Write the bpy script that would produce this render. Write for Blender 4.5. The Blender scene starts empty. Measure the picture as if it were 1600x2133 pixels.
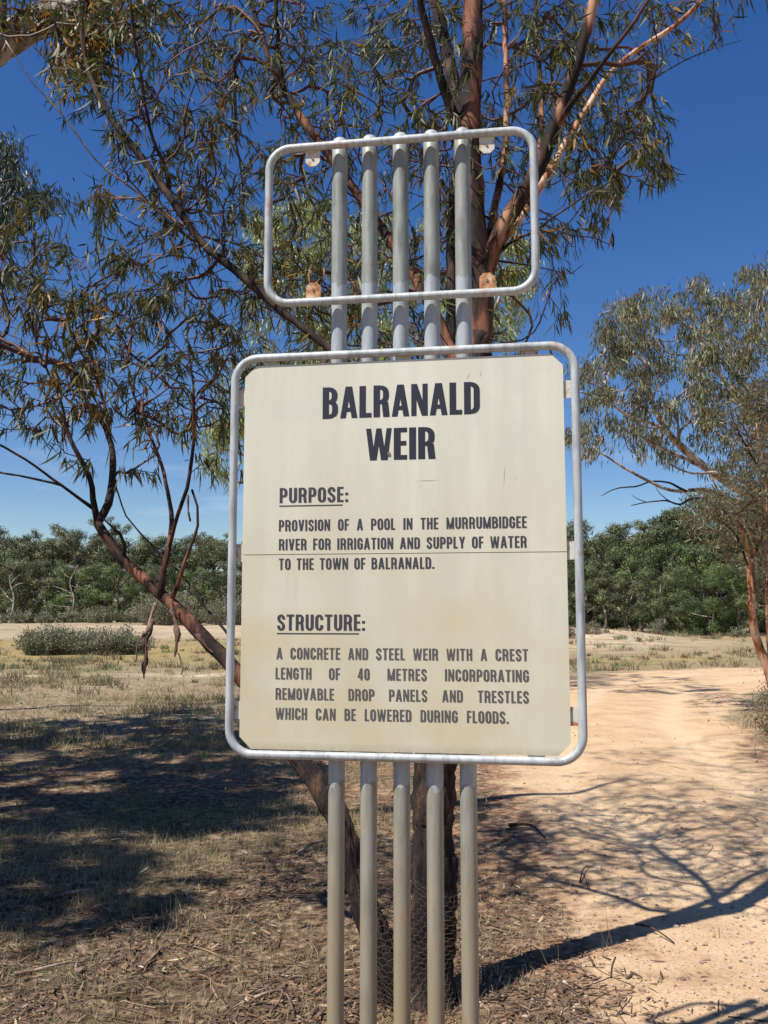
import bpy, math, random
import numpy as np
from mathutils import Vector
R = math.radians
SC = bpy.context.scene
COL = SC.collection
rng = np.random.default_rng(7)
random.seed(7)

# ------------------------------------------------------------------ camera, sky, sun, exposure
FPX = 1935.0
PITCH = math.atan(209.5 / FPX)
CAMH = 1.6
cam = bpy.data.objects.new('camera', bpy.data.cameras.new('camera'))
COL.objects.link(cam)
cam.location = (0, 0, CAMH)
cam.rotation_euler = (math.pi / 2 + PITCH, 0, 0)
cam.data.sensor_fit = 'VERTICAL'
cam.data.sensor_height = 24
cam.data.lens = FPX / 2133 * 24
cam.data.clip_end = 6000
cam.data.clip_start = 0.05
SC.camera = cam

SUN_EL = R(57.0)
BETA = R(34.5)                      # heading of the shadows, from +X towards +Y
sun_vec = Vector((-math.cos(BETA) * math.cos(SUN_EL), -math.sin(BETA) * math.cos(SUN_EL), math.sin(SUN_EL)))
sl = bpy.data.lights.new('sun', 'SUN')
sl.energy = 5.0
sl.angle = R(0.53)
sl.color = (1.0, 0.955, 0.88)
so = bpy.data.objects.new('sun', sl)
COL.objects.link(so)
so.rotation_euler = sun_vec.to_track_quat('Z', 'Y').to_euler()
so.location = (-8, -6, 20)

w = bpy.data.worlds.new("World")
SC.world = w
w.use_nodes = True
wt = w.node_tree
bg = wt.nodes['Background']
sky = wt.nodes.new('ShaderNodeTexSky')
sky.sky_type = 'NISHITA'
sky.sun_disc = False
sky.sun_elevation = SUN_EL
sky.sun_rotation = math.atan2(sun_vec.x, sun_vec.y)
sky.altitude = 60
sky.air_density = 1.0
sky.dust_density = 0.25
sky.ozone_density = 3.2
hs = wt.nodes.new('ShaderNodeHueSaturation')          # the clear inland sky is a deeper blue than the model's
hs.inputs['Saturation'].default_value = 1.3; hs.inputs['Hue'].default_value = .512
wt.links.new(sky.outputs[0], hs.inputs['Color'])
# thin wisps low over the horizon
_tc = wt.nodes.new('ShaderNodeTexCoord'); _mp = wt.nodes.new('ShaderNodeMapping'); _mp.inputs['Scale'].default_value = (3.2, 3.2, 16)
_mp.inputs['Location'].default_value = (.35, 0, .3)
_no = wt.nodes.new('ShaderNodeTexNoise'); _no.inputs['Scale'].default_value = 1.6; _no.inputs['Detail'].default_value = 6
_rp = wt.nodes.new('ShaderNodeValToRGB'); _rp.color_ramp.elements[0].position = .56; _rp.color_ramp.elements[1].position = .74
_sx = wt.nodes.new('ShaderNodeSeparateXYZ'); _r2 = wt.nodes.new('ShaderNodeValToRGB')
for _k, (_p, _v) in enumerate(((.02, 0), (.08, .45), (.16, .3), (.26, 0))):
    if _k > 1: _r2.color_ramp.elements.new(_p)
    _e = _r2.color_ramp.elements[_k]; _e.position = _p; _e.color = (_v, _v, _v, 1)
_mu = wt.nodes.new('ShaderNodeMath'); _mu.operation = 'MULTIPLY'; _mx = wt.nodes.new('ShaderNodeMix'); _mx.data_type = 'RGBA'
wt.links.new(_tc.outputs['Generated'], _mp.inputs[0]); wt.links.new(_mp.outputs[0], _no.inputs['Vector']); wt.links.new(_no.outputs['Fac'], _rp.inputs[0])
wt.links.new(_tc.outputs['Generated'], _sx.inputs[0]); wt.links.new(_sx.outputs[2], _r2.inputs[0])
wt.links.new(_rp.outputs[0], _mu.inputs[0]); wt.links.new(_r2.outputs[0], _mu.inputs[1]); wt.links.new(_mu.outputs[0], _mx.inputs[0])
wt.links.new(hs.outputs[0], _mx.inputs[6]); _mx.inputs[7].default_value = (6.5, 7.2, 8.5, 1)
wt.links.new(_mx.outputs[2], bg.inputs[0])
bg.inputs[1].default_value = 0.08
SC.view_settings.view_transform = 'Standard'
SC.view_settings.look = 'None'
SC.view_settings.exposure = 0.5
SC.view_settings.gamma = 1.0

# ------------------------------------------------------------------ helpers
CP, SP = math.cos(PITCH), math.sin(PITCH)
def ray(px, py):
    s = (px - 800.0) / FPX
    t = (1066.5 - py) / FPX
    return Vector((s, CP - t * SP, SP + t * CP))
def P(px, py, d):
    """the place d metres ahead of the photographer seen at px, py of the photograph"""
    r = ray(px, py)
    return Vector((0, 0, CAMH)) + r * (d / r.y)

def tag(o, label=None, cat=None, group=None, kind=None):
    if label: o['label'] = label
    if cat: o['category'] = cat
    if group: o['group'] = group
    if kind: o['kind'] = kind
    return o
def empty(name, loc, label, cat, group=None):
    o = bpy.data.objects.new(name, None)
    o.location = loc
    o.empty_display_size = 0.2
    COL.objects.link(o)
    return tag(o, label, cat, group)
def link(name, me, mats, parent=None, world=True):
    o = bpy.data.objects.new(name, me)
    COL.objects.link(o)
    if not isinstance(mats, (list, tuple)): mats = [mats]
    for m in mats: me.materials.append(m)
    if parent is not None:
        o.parent = parent
        if world:                       # the mesh was made in world coordinates
            p = parent; off = Vector((0, 0, 0))
            while p is not None:
                off += p.location; p = p.parent
            o.location = -off
    return o
class MB:
    """mesh collector (numpy)"""
    def __init__(s): s.v = []; s.f = []; s.n = 0; s.t = []; s.mi = []
    def add(s, verts, faces, tint=0.5, mat=0):
        verts = np.asarray(verts, dtype=np.float64).reshape(-1, 3)
        faces = np.asarray(faces, dtype=np.int64)
        s.v.append(verts); s.f.append(faces + s.n); s.n += len(verts)
        t = np.full(len(verts), tint) if np.isscalar(tint) else np.asarray(tint)
        s.t.append(t); s.mi.append(np.full(len(faces), mat))
    def mesh(s, name, smooth=True):
        me = bpy.data.meshes.new(name)
        if not s.v: return me
        v = np.concatenate(s.v)
        loops = []; starts = []; tot = 0; mi = np.concatenate(s.mi)
        for f in s.f:
            k = f.shape[1]
            loops.append(f.ravel()); starts.append(tot + np.arange(len(f)) * k); tot += f.size
        loops = np.concatenate(loops); starts = np.concatenate(starts)
        me.vertices.add(len(v)); me.vertices.foreach_set('co', v.ravel().astype(np.float32))
        me.loops.add(len(loops)); me.loops.foreach_set('vertex_index', loops.astype(np.int32))
        me.polygons.add(len(starts)); me.polygons.foreach_set('loop_start', starts.astype(np.int32))
        me.polygons.foreach_set('material_index', mi.astype(np.int32))
        me.polygons.foreach_set('use_smooth', np.full(len(starts), smooth))
        a = me.attributes.new('tint', 'FLOAT', 'POINT')
        a.data.foreach_set('value', np.concatenate(s.t).astype(np.float32))
        me.update(calc_edges=True)
        me.validate()
        return me

def unit(a):
    return a / (np.linalg.norm(a, axis=-1, keepdims=True) + 1e-9)
def catmull(pts, step):
    pts = np.asarray(pts, dtype=float)
    if len(pts) < 3:
        n = max(2, int(np.linalg.norm(pts[-1][:3] - pts[0][:3]) / step) + 1)
        t = np.linspace(0, 1, n)[:, None]
        return pts[0] * (1 - t) + pts[-1] * t
    ext = np.vstack([2 * pts[0] - pts[1], pts, 2 * pts[-1] - pts[-2]])
    out = []
    for i in range(1, len(ext) - 2):
        p0, p1, p2, p3 = ext[i - 1:i + 3]
        n = max(1, int(np.linalg.norm(p2[:3] - p1[:3]) / step))
        for k in range(n):
            t = k / n
            out.append(0.5 * ((2 * p1) + (-p0 + p2) * t + (2 * p0 - 5 * p1 + 4 * p2 - p3) * t * t + (-p0 + 3 * p1 - 3 * p2 + p3) * t ** 3))
    out.append(ext[-2])
    return np.array(out)
def tube(mb, pts, rad, sides=8, rough=0.0, mat=0, tint=0.5, cap=True, seed=0):
    """tapered tube along pts (n,3); rough = ridged bark relief as a share of the radius"""
    pts = np.asarray(pts, float); n = len(pts)
    rad = np.broadcast_to(np.asarray(rad, float), (n,))
    tan = unit(np.gradient(pts, axis=0))
    ref = np.array([0., 0., 1.]) if abs(tan[0][2]) < 0.9 else np.array([1., 0., 0.])
    u = unit(np.cross(tan[0], ref)); U = [u]
    for i in range(1, n):
        u = u - tan[i] * np.dot(u, tan[i]); u = u / (np.linalg.norm(u) + 1e-9); U.append(u)
    U = np.array(U); Vv = np.cross(tan, U)
    a = np.arange(sides) / sides * 2 * math.pi
    rr = np.ones((n, sides))
    if rough > 0:
        rg = np.random.default_rng(seed)
        s = np.arange(n)[:, None]
        for k in range(5):
            fr = rg.integers(2, 9); ph = rg.uniform(0, 6.28); dr = rg.uniform(-.25, .25); am = rg.uniform(.3, 1)
            rr += rough * .35 * am * np.sin(fr * a[None] + ph + dr * s + 1.2 * np.sin(s * rg.uniform(.1, .4) + ph))
        rr += rough * rg.normal(0, .35, (n, sides))
        rr += rough * .7 * (np.sin(np.arange(n) * .33 + rg.uniform(0, 6)) + .6 * np.sin(np.arange(n) * .77))[:, None]*.4
    ring = pts[:, None] + (U[:, None] * np.cos(a)[None, :, None] + Vv[:, None] * np.sin(a)[None, :, None]) * (rad[:, None] * rr)[..., None]
    i = np.arange(n - 1)[:, None] * sides; j = np.arange(sides)[None]; j2 = (j + 1) % sides
    q = np.stack([i + j, i + j2, i + sides + j2, i + sides + j], -1).reshape(-1, 4)
    base = mb.n
    mb.add(ring.reshape(-1, 3), q, tint, mat)
    if cap:
        for e, k in ((0, 0), (1, n - 1)):
            c = pts[k]; idx = np.arange(sides) + k * sides + base
            mb.v.append(c[None]); mb.t.append(np.array([tint if np.isscalar(tint) else .5])); ci = mb.n; mb.n += 1
            tri = np.stack([idx, np.roll(idx, -1), np.full(sides, ci)], -1)
            if e == 0: tri = tri[:, ::-1]
            mb.f.append(tri); mb.mi.append(np.full(sides, mat))
def leaves(mb, base, d, nrm, L, W, curl, tint, mat=0, prof=(0.3, 1.0, 0.75, 0.06)):
    """curved lance-shaped leaves, all at once"""
    base = np.asarray(base); n = len(base)
    if n == 0: return
    S = len(prof)
    d = unit(d); side = unit(np.cross(d, nrm)); nn = np.cross(side, d)
    t = np.arange(S) / (S - 1)
    c = base[:, None] + d[:, None] * (L[:, None] * t)[..., None] + side[:, None] * (curl * L)[:, None, None] * (t ** 2)[None, :, None] \
        - nn[:, None] * (0.35 * np.abs(curl) * L)[:, None, None] * (t ** 2)[None, :, None]
    hw = (W[:, None] * np.array(prof)[None] * .5)[..., None]
    v = np.stack([c - side[:, None] * hw, c + side[:, None] * hw], 2).reshape(-1, 3)
    o = (np.arange(n) * S * 2)[:, None, None]
    k = np.arange(S - 1)[None, :, None] * 2
    q = (o + k + np.array([0, 1, 3, 2])[None, None]).reshape(-1, 4)
    mb.add(v, q, np.repeat(tint, S * 2), mat)
def boxm(mb, c, sx, sy, sz, mat=0, ax=None):
    x, y, z = sx / 2, sy / 2, sz / 2
    v = np.array([[a, b, e] for a in (-x, x) for b in (-y, y) for e in (-z, z)])
    if ax is not None: v = v @ np.array(ax)
    f = [[0, 1, 3, 2], [4, 6, 7, 5], [0, 4, 5, 1], [2, 3, 7, 6], [0, 2, 6, 4], [1, 5, 7, 3]]
    mb.add(v + np.array(c), f, .5, mat)

# value noise for terrain and masks
_ng = np.random.default_rng(3).random((256, 256))
def vnoise(x, y, s=1.0, o=0.0):
    x = np.asarray(x, float) / s + 37.3 + o; y = np.asarray(y, float) / s + 11.7 + o * 1.7
    xi = np.floor(x).astype(int); yi = np.floor(y).astype(int); fx = x - xi; fy = y - yi
    fx = fx * fx * (3 - 2 * fx); fy = fy * fy * (3 - 2 * fy)
    g = lambda a, b: _ng[a % 256, b % 256]
    return (g(xi, yi) * (1 - fx) + g(xi + 1, yi) * fx) * (1 - fy) + (g(xi, yi + 1) * (1 - fx) + g(xi + 1, yi + 1) * fx) * fy
def fbm(x, y, s, o=0, n=3):
    r = 0; a = 1; t = 0
    for k in range(n):
        r = r + a * vnoise(x, y, s / 2 ** k, o + 5 * k); t += a; a *= .5
    return r / t
RC = np.array([(2.7, -6, 1.6), (2.75, 0, 1.65), (2.8, 4, 1.7), (2.5, 9, 1.4), (3.35, 14, 1.7), (5.4, 20, 2.3), (8.5, 24, 2.5), (13, 25.4, 2.4), (22, 26.3, 2.4), (60, 28, 2.5)], float)
def road_sd(x, y):
    """about -1 in the middle of the road, 0 at its edge, positive outside (metres)"""
    x = np.asarray(x, float); y = np.asarray(y, float); best = np.full(x.shape, 1e9)
    for a, b in zip(RC[:-1], RC[1:]):
        dx, dy = b[0] - a[0], b[1] - a[1]
        t = np.clip(((x - a[0]) * dx + (y - a[1]) * dy) / (dx * dx + dy * dy), 0, 1)
        d = np.hypot(x - a[0] - t * dx, y - a[1] - t * dy) - (a[2] + t * (b[2] - a[2]))
        best = np.minimum(best, d)
    return best
def road_mid(x, y):
    x = np.asarray(x, float); y = np.asarray(y, float); best = np.full(x.shape, 1e9)
    for a, b in zip(RC[:-1], RC[1:]):
        dx, dy = b[0] - a[0], b[1] - a[1]
        t = np.clip(((x - a[0]) * dx + (y - a[1]) * dy) / (dx * dx + dy * dy), 0, 1)
        best = np.minimum(best, np.hypot(x - a[0] - t * dx, y - a[1] - t * dy))
    return best
def height(x, y):
    x = np.asarray(x, float); y = np.asarray(y, float)
    sd = road_sd(x, y)
    off = np.clip(sd / 0.8, 0, 1)
    near = np.clip(1.5 - np.hypot(x, y - 6) / 30, 0, 1)
    h = (fbm(x, y, 1.6, 1, 3) - .5) * .10 * off + (fbm(x, y, .35, 4, 2) - .5) * .035 * (0.15 + .85 * off) * near
    h = h + (fbm(x, y, 7, 2, 2) - .5) * .16 * off
    h = h - .03 * np.exp(-((road_mid(x, y) - .78) / .26) ** 2)
    h = h + 0.05 * np.exp(-((x - .3) ** 2 + (y - 4.2) ** 2) / .5)
    # low sandy bank far left and a low hump right beyond the road
    h = h + .5 * np.exp(-((y - 95) / 14) ** 2) * np.clip((8 - x) / 10, 0, 1) * (.7 + .6 * fbm(x, y, 12, 8, 2))
    h = h + .85 * np.exp(-(((x - 9) / 5.0) ** 2 + ((y - 46) / 6) ** 2)) + .25 * np.exp(-((y - 50) / 9) ** 2) * np.clip((x - 8) / 6, 0, 1)
    return h
def hz(x, y): return float(height(np.array([x]), np.array([y]))[0])

# ------------------------------------------------------------------ materials
class NT:
    def __init__(s, name, rough=.8, spec=.3):
        s.m = bpy.data.materials.new(name); s.m.use_nodes = True
        s.t = s.m.node_tree; s.b = s.t.nodes['Principled BSDF']
        s.b.inputs['Roughness'].default_value = rough
        s.b.inputs['Specular IOR Level'].default_value = spec
    def n(s, ty, **k):
        o = s.t.nodes.new(ty)
        for a, v in k.items(): setattr(o, a, v)
        return o
    def l(s, a, b): s.t.links.new(a, b)
    def coord(s, scale=(1, 1, 1), obj=True):
        tc = s.n('ShaderNodeTexCoord'); mp = s.n('ShaderNodeMapping')
        mp.inputs['Scale'].default_value = scale
        s.l(tc.outputs['Object' if obj else 'Generated'], mp.inputs[0]); return mp.outputs[0]
    def geo(s, scale=(1, 1, 1)):
        tc = s.n('ShaderNodeNewGeometry'); mp = s.n('ShaderNodeMapping')
        mp.inputs['Scale'].default_value = scale
        s.l(tc.outputs['Position'], mp.inputs[0]); return mp.outputs[0]
    def noise(s, vec, scale, detail=4, rough=.55, dist=0):
        o = s.n('ShaderNodeTexNoise'); o.inputs['Scale'].default_value = scale
        o.inputs['Detail'].default_value = detail; o.inputs['Roughness'].default_value = rough
        o.inputs['Distortion'].default_value = dist
        s.l(vec, o.inputs['Vector']); return o.outputs['Fac']
    def ramp(s, fac, stops, interp='LINEAR'):
        o = s.n('ShaderNodeValToRGB'); e = o.color_ramp.elements; o.color_ramp.interpolation = interp
        while len(e) < len(stops): e.new(.5)
        for i, (p, c) in enumerate(stops):
            e[i].position = p
            if not isinstance(c, (tuple, list)): c = (c, c, c)
            e[i].color = (*c, 1)
        s.l(fac, o.inputs[0]); return o.outputs[0]
    def mix(s, fac, a, b, mode='MIX'):
        o = s.n('ShaderNodeMix', data_type='RGBA', blend_type=mode)
        if isinstance(fac, (int, float)): o.inputs[0].default_value = fac
        else: s.l(fac, o.inputs[0])
        for v, i in ((a, 6), (b, 7)):
            if isinstance(v, (tuple, list)): o.inputs[i].default_value = (*v, 1)
            else: s.l(v, o.inputs[i])
        return o.outputs[2]
    def math(s, op, a, b=0.0):
        o = s.n('ShaderNodeMath', operation=op)
        for v, i in ((a, 0), (b, 1)):
            if isinstance(v, (int, float)): o.inputs[i].default_value = v
            else: s.l(v, o.inputs[i])
        return o.outputs[0]
    def attr(s, name):
        o = s.n('ShaderNodeAttribute'); o.attribute_name = name; return o.outputs['Fac']
    def color(s, c):
        if isinstance(c, (tuple, list)): s.b.inputs['Base Color'].default_value = (*c, 1)
        else: s.l(c, s.b.inputs['Base Color'])
    def bump(s, h, strength=.5, dist=.01):
        o = s.n('ShaderNodeBump'); o.inputs['Strength'].default_value = strength
        o.inputs['Distance'].default_value = dist
        s.l(h, o.inputs['Height']); s.l(o.outputs[0], s.b.inputs['Normal'])
def leaf_mat(name, stops, rough=.42, spec=.5, trans=.25):
    m = NT(name, rough, spec)
    c = m.ramp(m.attr('tint'), stops)
    m.color(c)
    tr = m.n('ShaderNodeBsdfTranslucent'); m.l(c, tr.inputs[0])
    mx = m.n('ShaderNodeMixShader'); mx.inputs[0].default_value = trans
    out = m.t.nodes['Material Output']
    m.l(m.b.outputs[0], mx.inputs[1]); m.l(tr.outputs[0], mx.inputs[2]); m.l(mx.outputs[0], out.inputs[0])
    return m.m
def bark_mat(name, stops, stretch=(14, 14, 3), scale=1.0, bump=.6, bd=.01, rough=.85, lines=0.0):
    m = NT(name, rough, .25)
    v = m.geo(stretch)
    f = m.noise(v, scale, 6, .62, .6)
    f2 = m.noise(m.geo((5, 5, 1.6)), 1.3, 4, .55, .8)
    f3 = m.math('ADD', m.math('MULTIPLY', f, .55), m.math('MULTIPLY', f2, .45)); f3 = m.math('ADD', m.math('MULTIPLY', m.math('SUBTRACT', f3, .5), 1.45), .5)
    m.color(m.ramp(f3, stops))
    m.bump(m.noise(m.geo(tuple(a * 3 for a in stretch)), scale, 6, .65, .3), bump, bd)
    return m.m
M = {}
M['bark_rough'] = bark_mat('rough_bark', [(.34, (.010, .008, .007)), (.5, (.028, .020, .017)), (.62, (.065, .042, .032)), (.76, (.24, .10, .05))], (26, 26, 3.2), 1, 1.0, .02)
M['bark_red'] = bark_mat('red_bark', [(.40, (.014, .010, .009)), (.47, (.036, .019, .015)), (.54, (.095, .037, .024)), (.61, (.20, .085, .048))], (13, 13, 2.2), 1, .6, .008)
M['bark_orange'] = bark_mat('orange_bark', [(.42, (.016, .011, .009)), (.475, (.06, .028, .018)), (.53, (.20, .082, .045)), (.60, (.38, .21, .13))], (12, 12, 1.8), 1, .5, .006)
M['bark_peel'] = bark_mat('peeling_orange_bark', [(.36, (.05, .022, .014)), (.45, (.26, .10, .045)), (.53, (.48, .24, .13)), (.64, (.66, .46, .32))], (14, 14, 2.4), 1, .6, .006)
M['bark_dark'] = bark_mat('dark_bark', [(.36, (.010, .008, .008)), (.52, (.028, .02, .018)), (.66, (.10, .055, .038))], (16, 16, 4), 1, .7, .008)
M['bark_pale'] = bark_mat('pale_bark', [(.38, (.10, .075, .06)), (.49, (.27, .215, .17)), (.6, (.5, .44, .37))], (9, 9, 2.2), 1, .4, .006)
M['bark_far'] = bark_mat('far_bark', [(.38, (.045, .034, .027)), (.52, (.12, .095, .075)), (.68, (.42, .37, .31))], (2.5, 2.5, .6), 1, .3, .02)
M['twig_red'] = NT('reddish_twig', .6, .3); M['twig_red'].color((.075, .029, .026)); M['twig_red'] = M['twig_red'].m
M['twig_grey'] = NT('grey_twig', .7, .3); M['twig_grey'].color((.24, .19, .15)); M['twig_grey'] = M['twig_grey'].m
M['strip'] = bark_mat('loose_bark_strip', [(.36, (.05, .03, .022)), (.52, (.15, .09, .065)), (.66, (.3, .19, .14))], (20, 20, 5), 1, .8, .01)
M['leaf_main'] = leaf_mat('narrow_gum_leaves', [(0, (.032, .042, .014)), (.3, (.060, .072, .022)), (.6, (.11, .12, .036)), (.78, (.17, .15, .038)), (.88, (.28, .15, .022)), (1, (.40, .18, .02))], .5, .3, .3)
M['leaf_grey'] = leaf_mat('grey_green_leaves', [(0, (.07, .082, .04)), (.35, (.12, .135, .062)), (.7, (.19, .195, .095)), (.86, (.21, .17, .08)), (1, (.24, .12, .05))], .45, .5, .25)
M['leaf_yellow'] = leaf_mat('yellow_green_leaves', [(0, (.13, .16, .04)), (.5, (.24, .28, .07)), (.85, (.36, .38, .11)), (1, (.38, .33, .10))], .45, .5, .3)
M['leaf_dark'] = leaf_mat('dark_green_leaves', [(0, (.025, .038, .022)), (.6, (.05, .07, .04)), (1, (.09, .10, .05))], .45, .5, .2)
M['leaf_far_a'] = leaf_mat('far_foliage_green', [(0, (.030, .042, .016)), (.5, (.088, .108, .040)), (1, (.185, .20, .08))], .55, .4, .12)
M['leaf_far_b'] = leaf_mat('far_foliage_olive', [(0, (.036, .043, .019)), (.5, (.105, .115, .048)), (1, (.21, .21, .10))], .55, .4, .12)
M['leaf_far_c'] = leaf_mat('far_foliage_bright', [(0, (.030, .052, .016)), (.5, (.088, .128, .036)), (1, (.18, .215, .07))], .55, .4, .12)
M['leaf_salt'] = leaf_mat('grey_saltbush', [(0, (.09, .10, .055)), (.5, (.17, .185, .105)), (.85, (.27, .28, .18)), (1, (.17, .11, .08))], .6, .3, .15)
M['grass'] = leaf_mat('dry_grass_blades', [(0, (.15, .11, .065)), (.3, (.30, .23, .13)), (.6, (.46, .37, .20)), (.8, (.26, .24, .16)), (.92, (.17, .2, .08)), (1, (.12, .18, .05))], .7, .25, .25)
M['litter'] = leaf_mat('fallen_leaves_and_bark', [(0, (.05, .034, .025)), (.35, (.13, .085, .055)), (.6, (.24, .15, .09)), (.85, (.36, .26, .17)), (1, (.55, .46, .36))], .7, .3, .1)

def ground_material():
    m = NT('dry_ground', .93, .12)
    road, green, litter, pale, yel = (m.attr(k) for k in ('road', 'green', 'litter', 'pale', 'yellow'))
    g = m.geo()
    nf = m.noise(g, 14, 8, .7); nm = m.noise(g, 2.3, 6, .6); nff = m.noise(g, 60, 5, .7)
    nstreak = m.noise(m.geo((.5, 2.2, 1)), 1.2, 6, .7, .6)
    # sandy road
    rc = m.ramp(nm, [(.3, (.43, .28, .16)), (.5, (.54, .37, .22)), (.7, (.63, .455, .285))])
    rc = m.mix(m.math('MULTIPLY', m.attr('wheel'), .8), rc, (.66, .49, .31))
    rc = m.mix(m.ramp(nff, [(.35, 1), (.5, 0)]), rc, (.36, .23, .14))
    rc = m.mix(m.ramp(nff, [(.62, 0), (.7, .5)]), rc, (.64, .50, .36))
    # reddish bare soil
    soil = m.ramp(nf, [(.36, (.13, .07, .042)), (.5, (.27, .155, .09)), (.66, (.46, .30, .19))])
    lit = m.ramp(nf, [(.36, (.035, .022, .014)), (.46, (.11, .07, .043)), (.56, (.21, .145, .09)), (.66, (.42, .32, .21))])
    dry = m.ramp(nf, [(.36, (.08, .06, .04)), (.48, (.215, .165, .10)), (.62, (.40, .32, .205))])
    dry = m.mix(m.ramp(nstreak, [(.42, 0), (.6, .8)]), dry, m.ramp(nf, [(.3, (.16, .11, .07)), (.6, (.36, .26, .17))]))
    dry = m.mix(yel, dry, m.ramp(nstreak, [(.3, (.15, .115, .05)), (.5, (.30, .215, .09)), (.7, (.44, .335, .18))]))
    dry = m.mix(green, dry, m.ramp(nf, [(.3, (.09, .10, .03)), (.6, (.235, .225, .09))]))
    dry = m.mix(pale, dry, m.ramp(nstreak, [(.36, (.20, .145, .09)), (.48, (.42, .325, .215)), (.64, (.60, .49, .345))]))
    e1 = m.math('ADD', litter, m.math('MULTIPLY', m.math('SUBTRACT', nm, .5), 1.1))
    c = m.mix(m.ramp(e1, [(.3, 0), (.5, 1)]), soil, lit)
    far = m.attr('far')
    c = m.mix(far, c, dry)
    re = m.math('ADD', road, m.math('MULTIPLY', m.math('SUBTRACT', nm, .5), .9))
    re = m.math('ADD', re, m.math('MULTIPLY', m.math('SUBTRACT', nf, .5), .5))
    c = m.mix(m.ramp(re, [(.35, 0), (.62, 1)]), c, rc)
    m.color(c)
    h = m.math('ADD', m.math('MULTIPLY', nf, 1.0), m.math('MULTIPLY', nff, .45))
    m.bump(h, .55, .03)
    return m.m
M['ground'] = ground_material()

def metal_paint(name, base, dusty, zlo, zhi, rust=.0, patch=None):
    m = NT(name, .5, .35)
    g = m.geo(); z = m.n('ShaderNodeSeparateXYZ'); m.l(g, z.inputs[0])
    n1 = m.noise(m.geo((1, 1, .12)), 60, 5, .65); n2 = m.noise(g, 7, 5, .6); n3 = m.noise(g, 160, 3, .6)
    c = m.ramp(m.math('ADD', m.math('MULTIPLY', n1, .6), m.math('MULTIPLY', n2, .4)), [(.38, tuple(a * .66 for a in base)), (.5, base), (.62, tuple(min(.8, a * 1.25) for a in base))])
    mr = m.n('ShaderNodeMapRange'); m.l(z.outputs[2], mr.inputs[0])
    mr.inputs[1].default_value = zhi; mr.inputs[2].default_value = zlo; mr.inputs[3].default_value = 0; mr.inputs[4].default_value = 1
    df = m.math('MULTIPLY', mr.outputs[0], m.ramp(m.noise(m.geo((1, 1, .25)), 11, 4, .6), [(.3, .45), (.6, 1)]))
    c = m.mix(df, c, dusty)
    c = m.mix(m.ramp(n3, [(.66, 0), (.74, .55)]), c, (.16, .15, .14))
    if rust:
        c = m.mix(m.ramp(n2, [(.63 - rust * .1, 0), (.70 - rust * .1, .7)]), c, m.ramp(n1, [(.3, (.22, .12, .07)), (.7, (.42, .28, .19))]))
    if patch:
        zz = m.math('ADD', z.outputs[2], m.math('MULTIPLY', m.math('SUBTRACT', m.noise(m.geo((1, 1, .6)), 22, 4, .6), .5), .10))
        lo = m.math('GREATER_THAN', zz, patch[0]); hi = m.math('LESS_THAN', zz, patch[1])
        c = m.mix(m.math('MULTIPLY', m.math('MULTIPLY', lo, hi), .75), c, m.ramp(n1, [(.3, (.30, .335, .36)), (.6, (.43, .47, .50))]))
    m.color(c); m.bump(n3, .12, .002)
    m.b.inputs['Metallic'].default_value = .1
    return m.m
M['post'] = metal_paint('weathered_post_paint', (.255, .27, .245), (.29, .235, .15), .5, 1.4, .12, (1.09, 2.64))
M['frame'] = metal_paint('weathered_frame_paint', (.38, .405, .41), (.40, .37, .33), .9, 1.2, .12)
def tab_mat(name, rust, base):
    m = NT(name, .7, .3); g = m.geo()
    n = m.noise(g, 45, 6, .65); n2 = m.noise(g, 130, 4, .6)
    c = m.ramp(n, [(.52 - rust, base), (.60 - rust, (.50, .26, .12)), (.70 - rust * .6, (.25, .10, .05)), (.8, (.10, .04, .03))])
    m.color(c); m.bump(n2, .4, .002); return m.m
M['tab_pale'] = tab_mat('pale_tab_paint', .0, (.55, .55, .48))
M['tab_rust'] = tab_mat('rusty_tab', .13, (.58, .42, .28))
M['bolt'] = NT('bolt_metal', .5, .5); M['bolt'].color((.16, .12, .09)); M['bolt'] = M['bolt'].m
def panel_mat():
    m = NT('cream_sign_paint', .5, .3); g = m.geo(); z = m.n('ShaderNodeSeparateXYZ'); m.l(g, z.inputs[0])
    n1 = m.noise(m.geo((1, 1, .12)), 9, 5, .6); n2 = m.noise(g, 3.5, 4, .55); n3 = m.noise(m.geo((1, 1, 6)), 40, 4, .7)
    c = m.ramp(n1, [(.3, (.55, .54, .435)), (.5, (.595, .585, .475)), (.62, (.635, .63, .53)), (.75, (.56, .54, .43))])
    mr = m.n('ShaderNodeMapRange'); m.l(z.outputs[2], mr.inputs[0])
    mr.inputs[1].default_value = 2.15; mr.inputs[2].default_value = 1.35; mr.inputs[3].default_value = 0; mr.inputs[4].default_value = 1
    c = m.mix(m.math('MULTIPLY', mr.outputs[0], m.ramp(n2, [(.35, .35), (.65, 1)])), c, (.51, .445, .285))
    c = m.mix(m.ramp(m.noise(g, 6, 4, .5), [(.55, 0), (.7, .4)]), c, (.52, .52, .46))
    c = m.mix(m.ramp(n3, [(.6, 0), (.75, .18)]), c, (.42, .38, .3))
    # grime line along the bottom edge
    mr2 = m.n('ShaderNodeMapRange'); m.l(z.outputs[2], mr2.inputs[0])
    mr2.inputs[1].default_value = 1.215; mr2.inputs[2].default_value = 1.19; mr2.inputs[3].default_value = 0; mr2.inputs[4].default_value = .7
    c = m.mix(m.math('MULTIPLY', mr2.outputs[0], m.noise(g, 50, 4, .6)), c, (.2, .16, .1))
    m.color(c); m.bump(n2, .05, .01); return m.m
M['panel'] = panel_mat()
def ink(name, a, b):
    m = NT(name, .55, .3); g = m.geo()
    m.color(m.ramp(m.noise(g, 60, 6, .75), [(.35, a), (.6, a), (.72, b)])); return m.m
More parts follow.
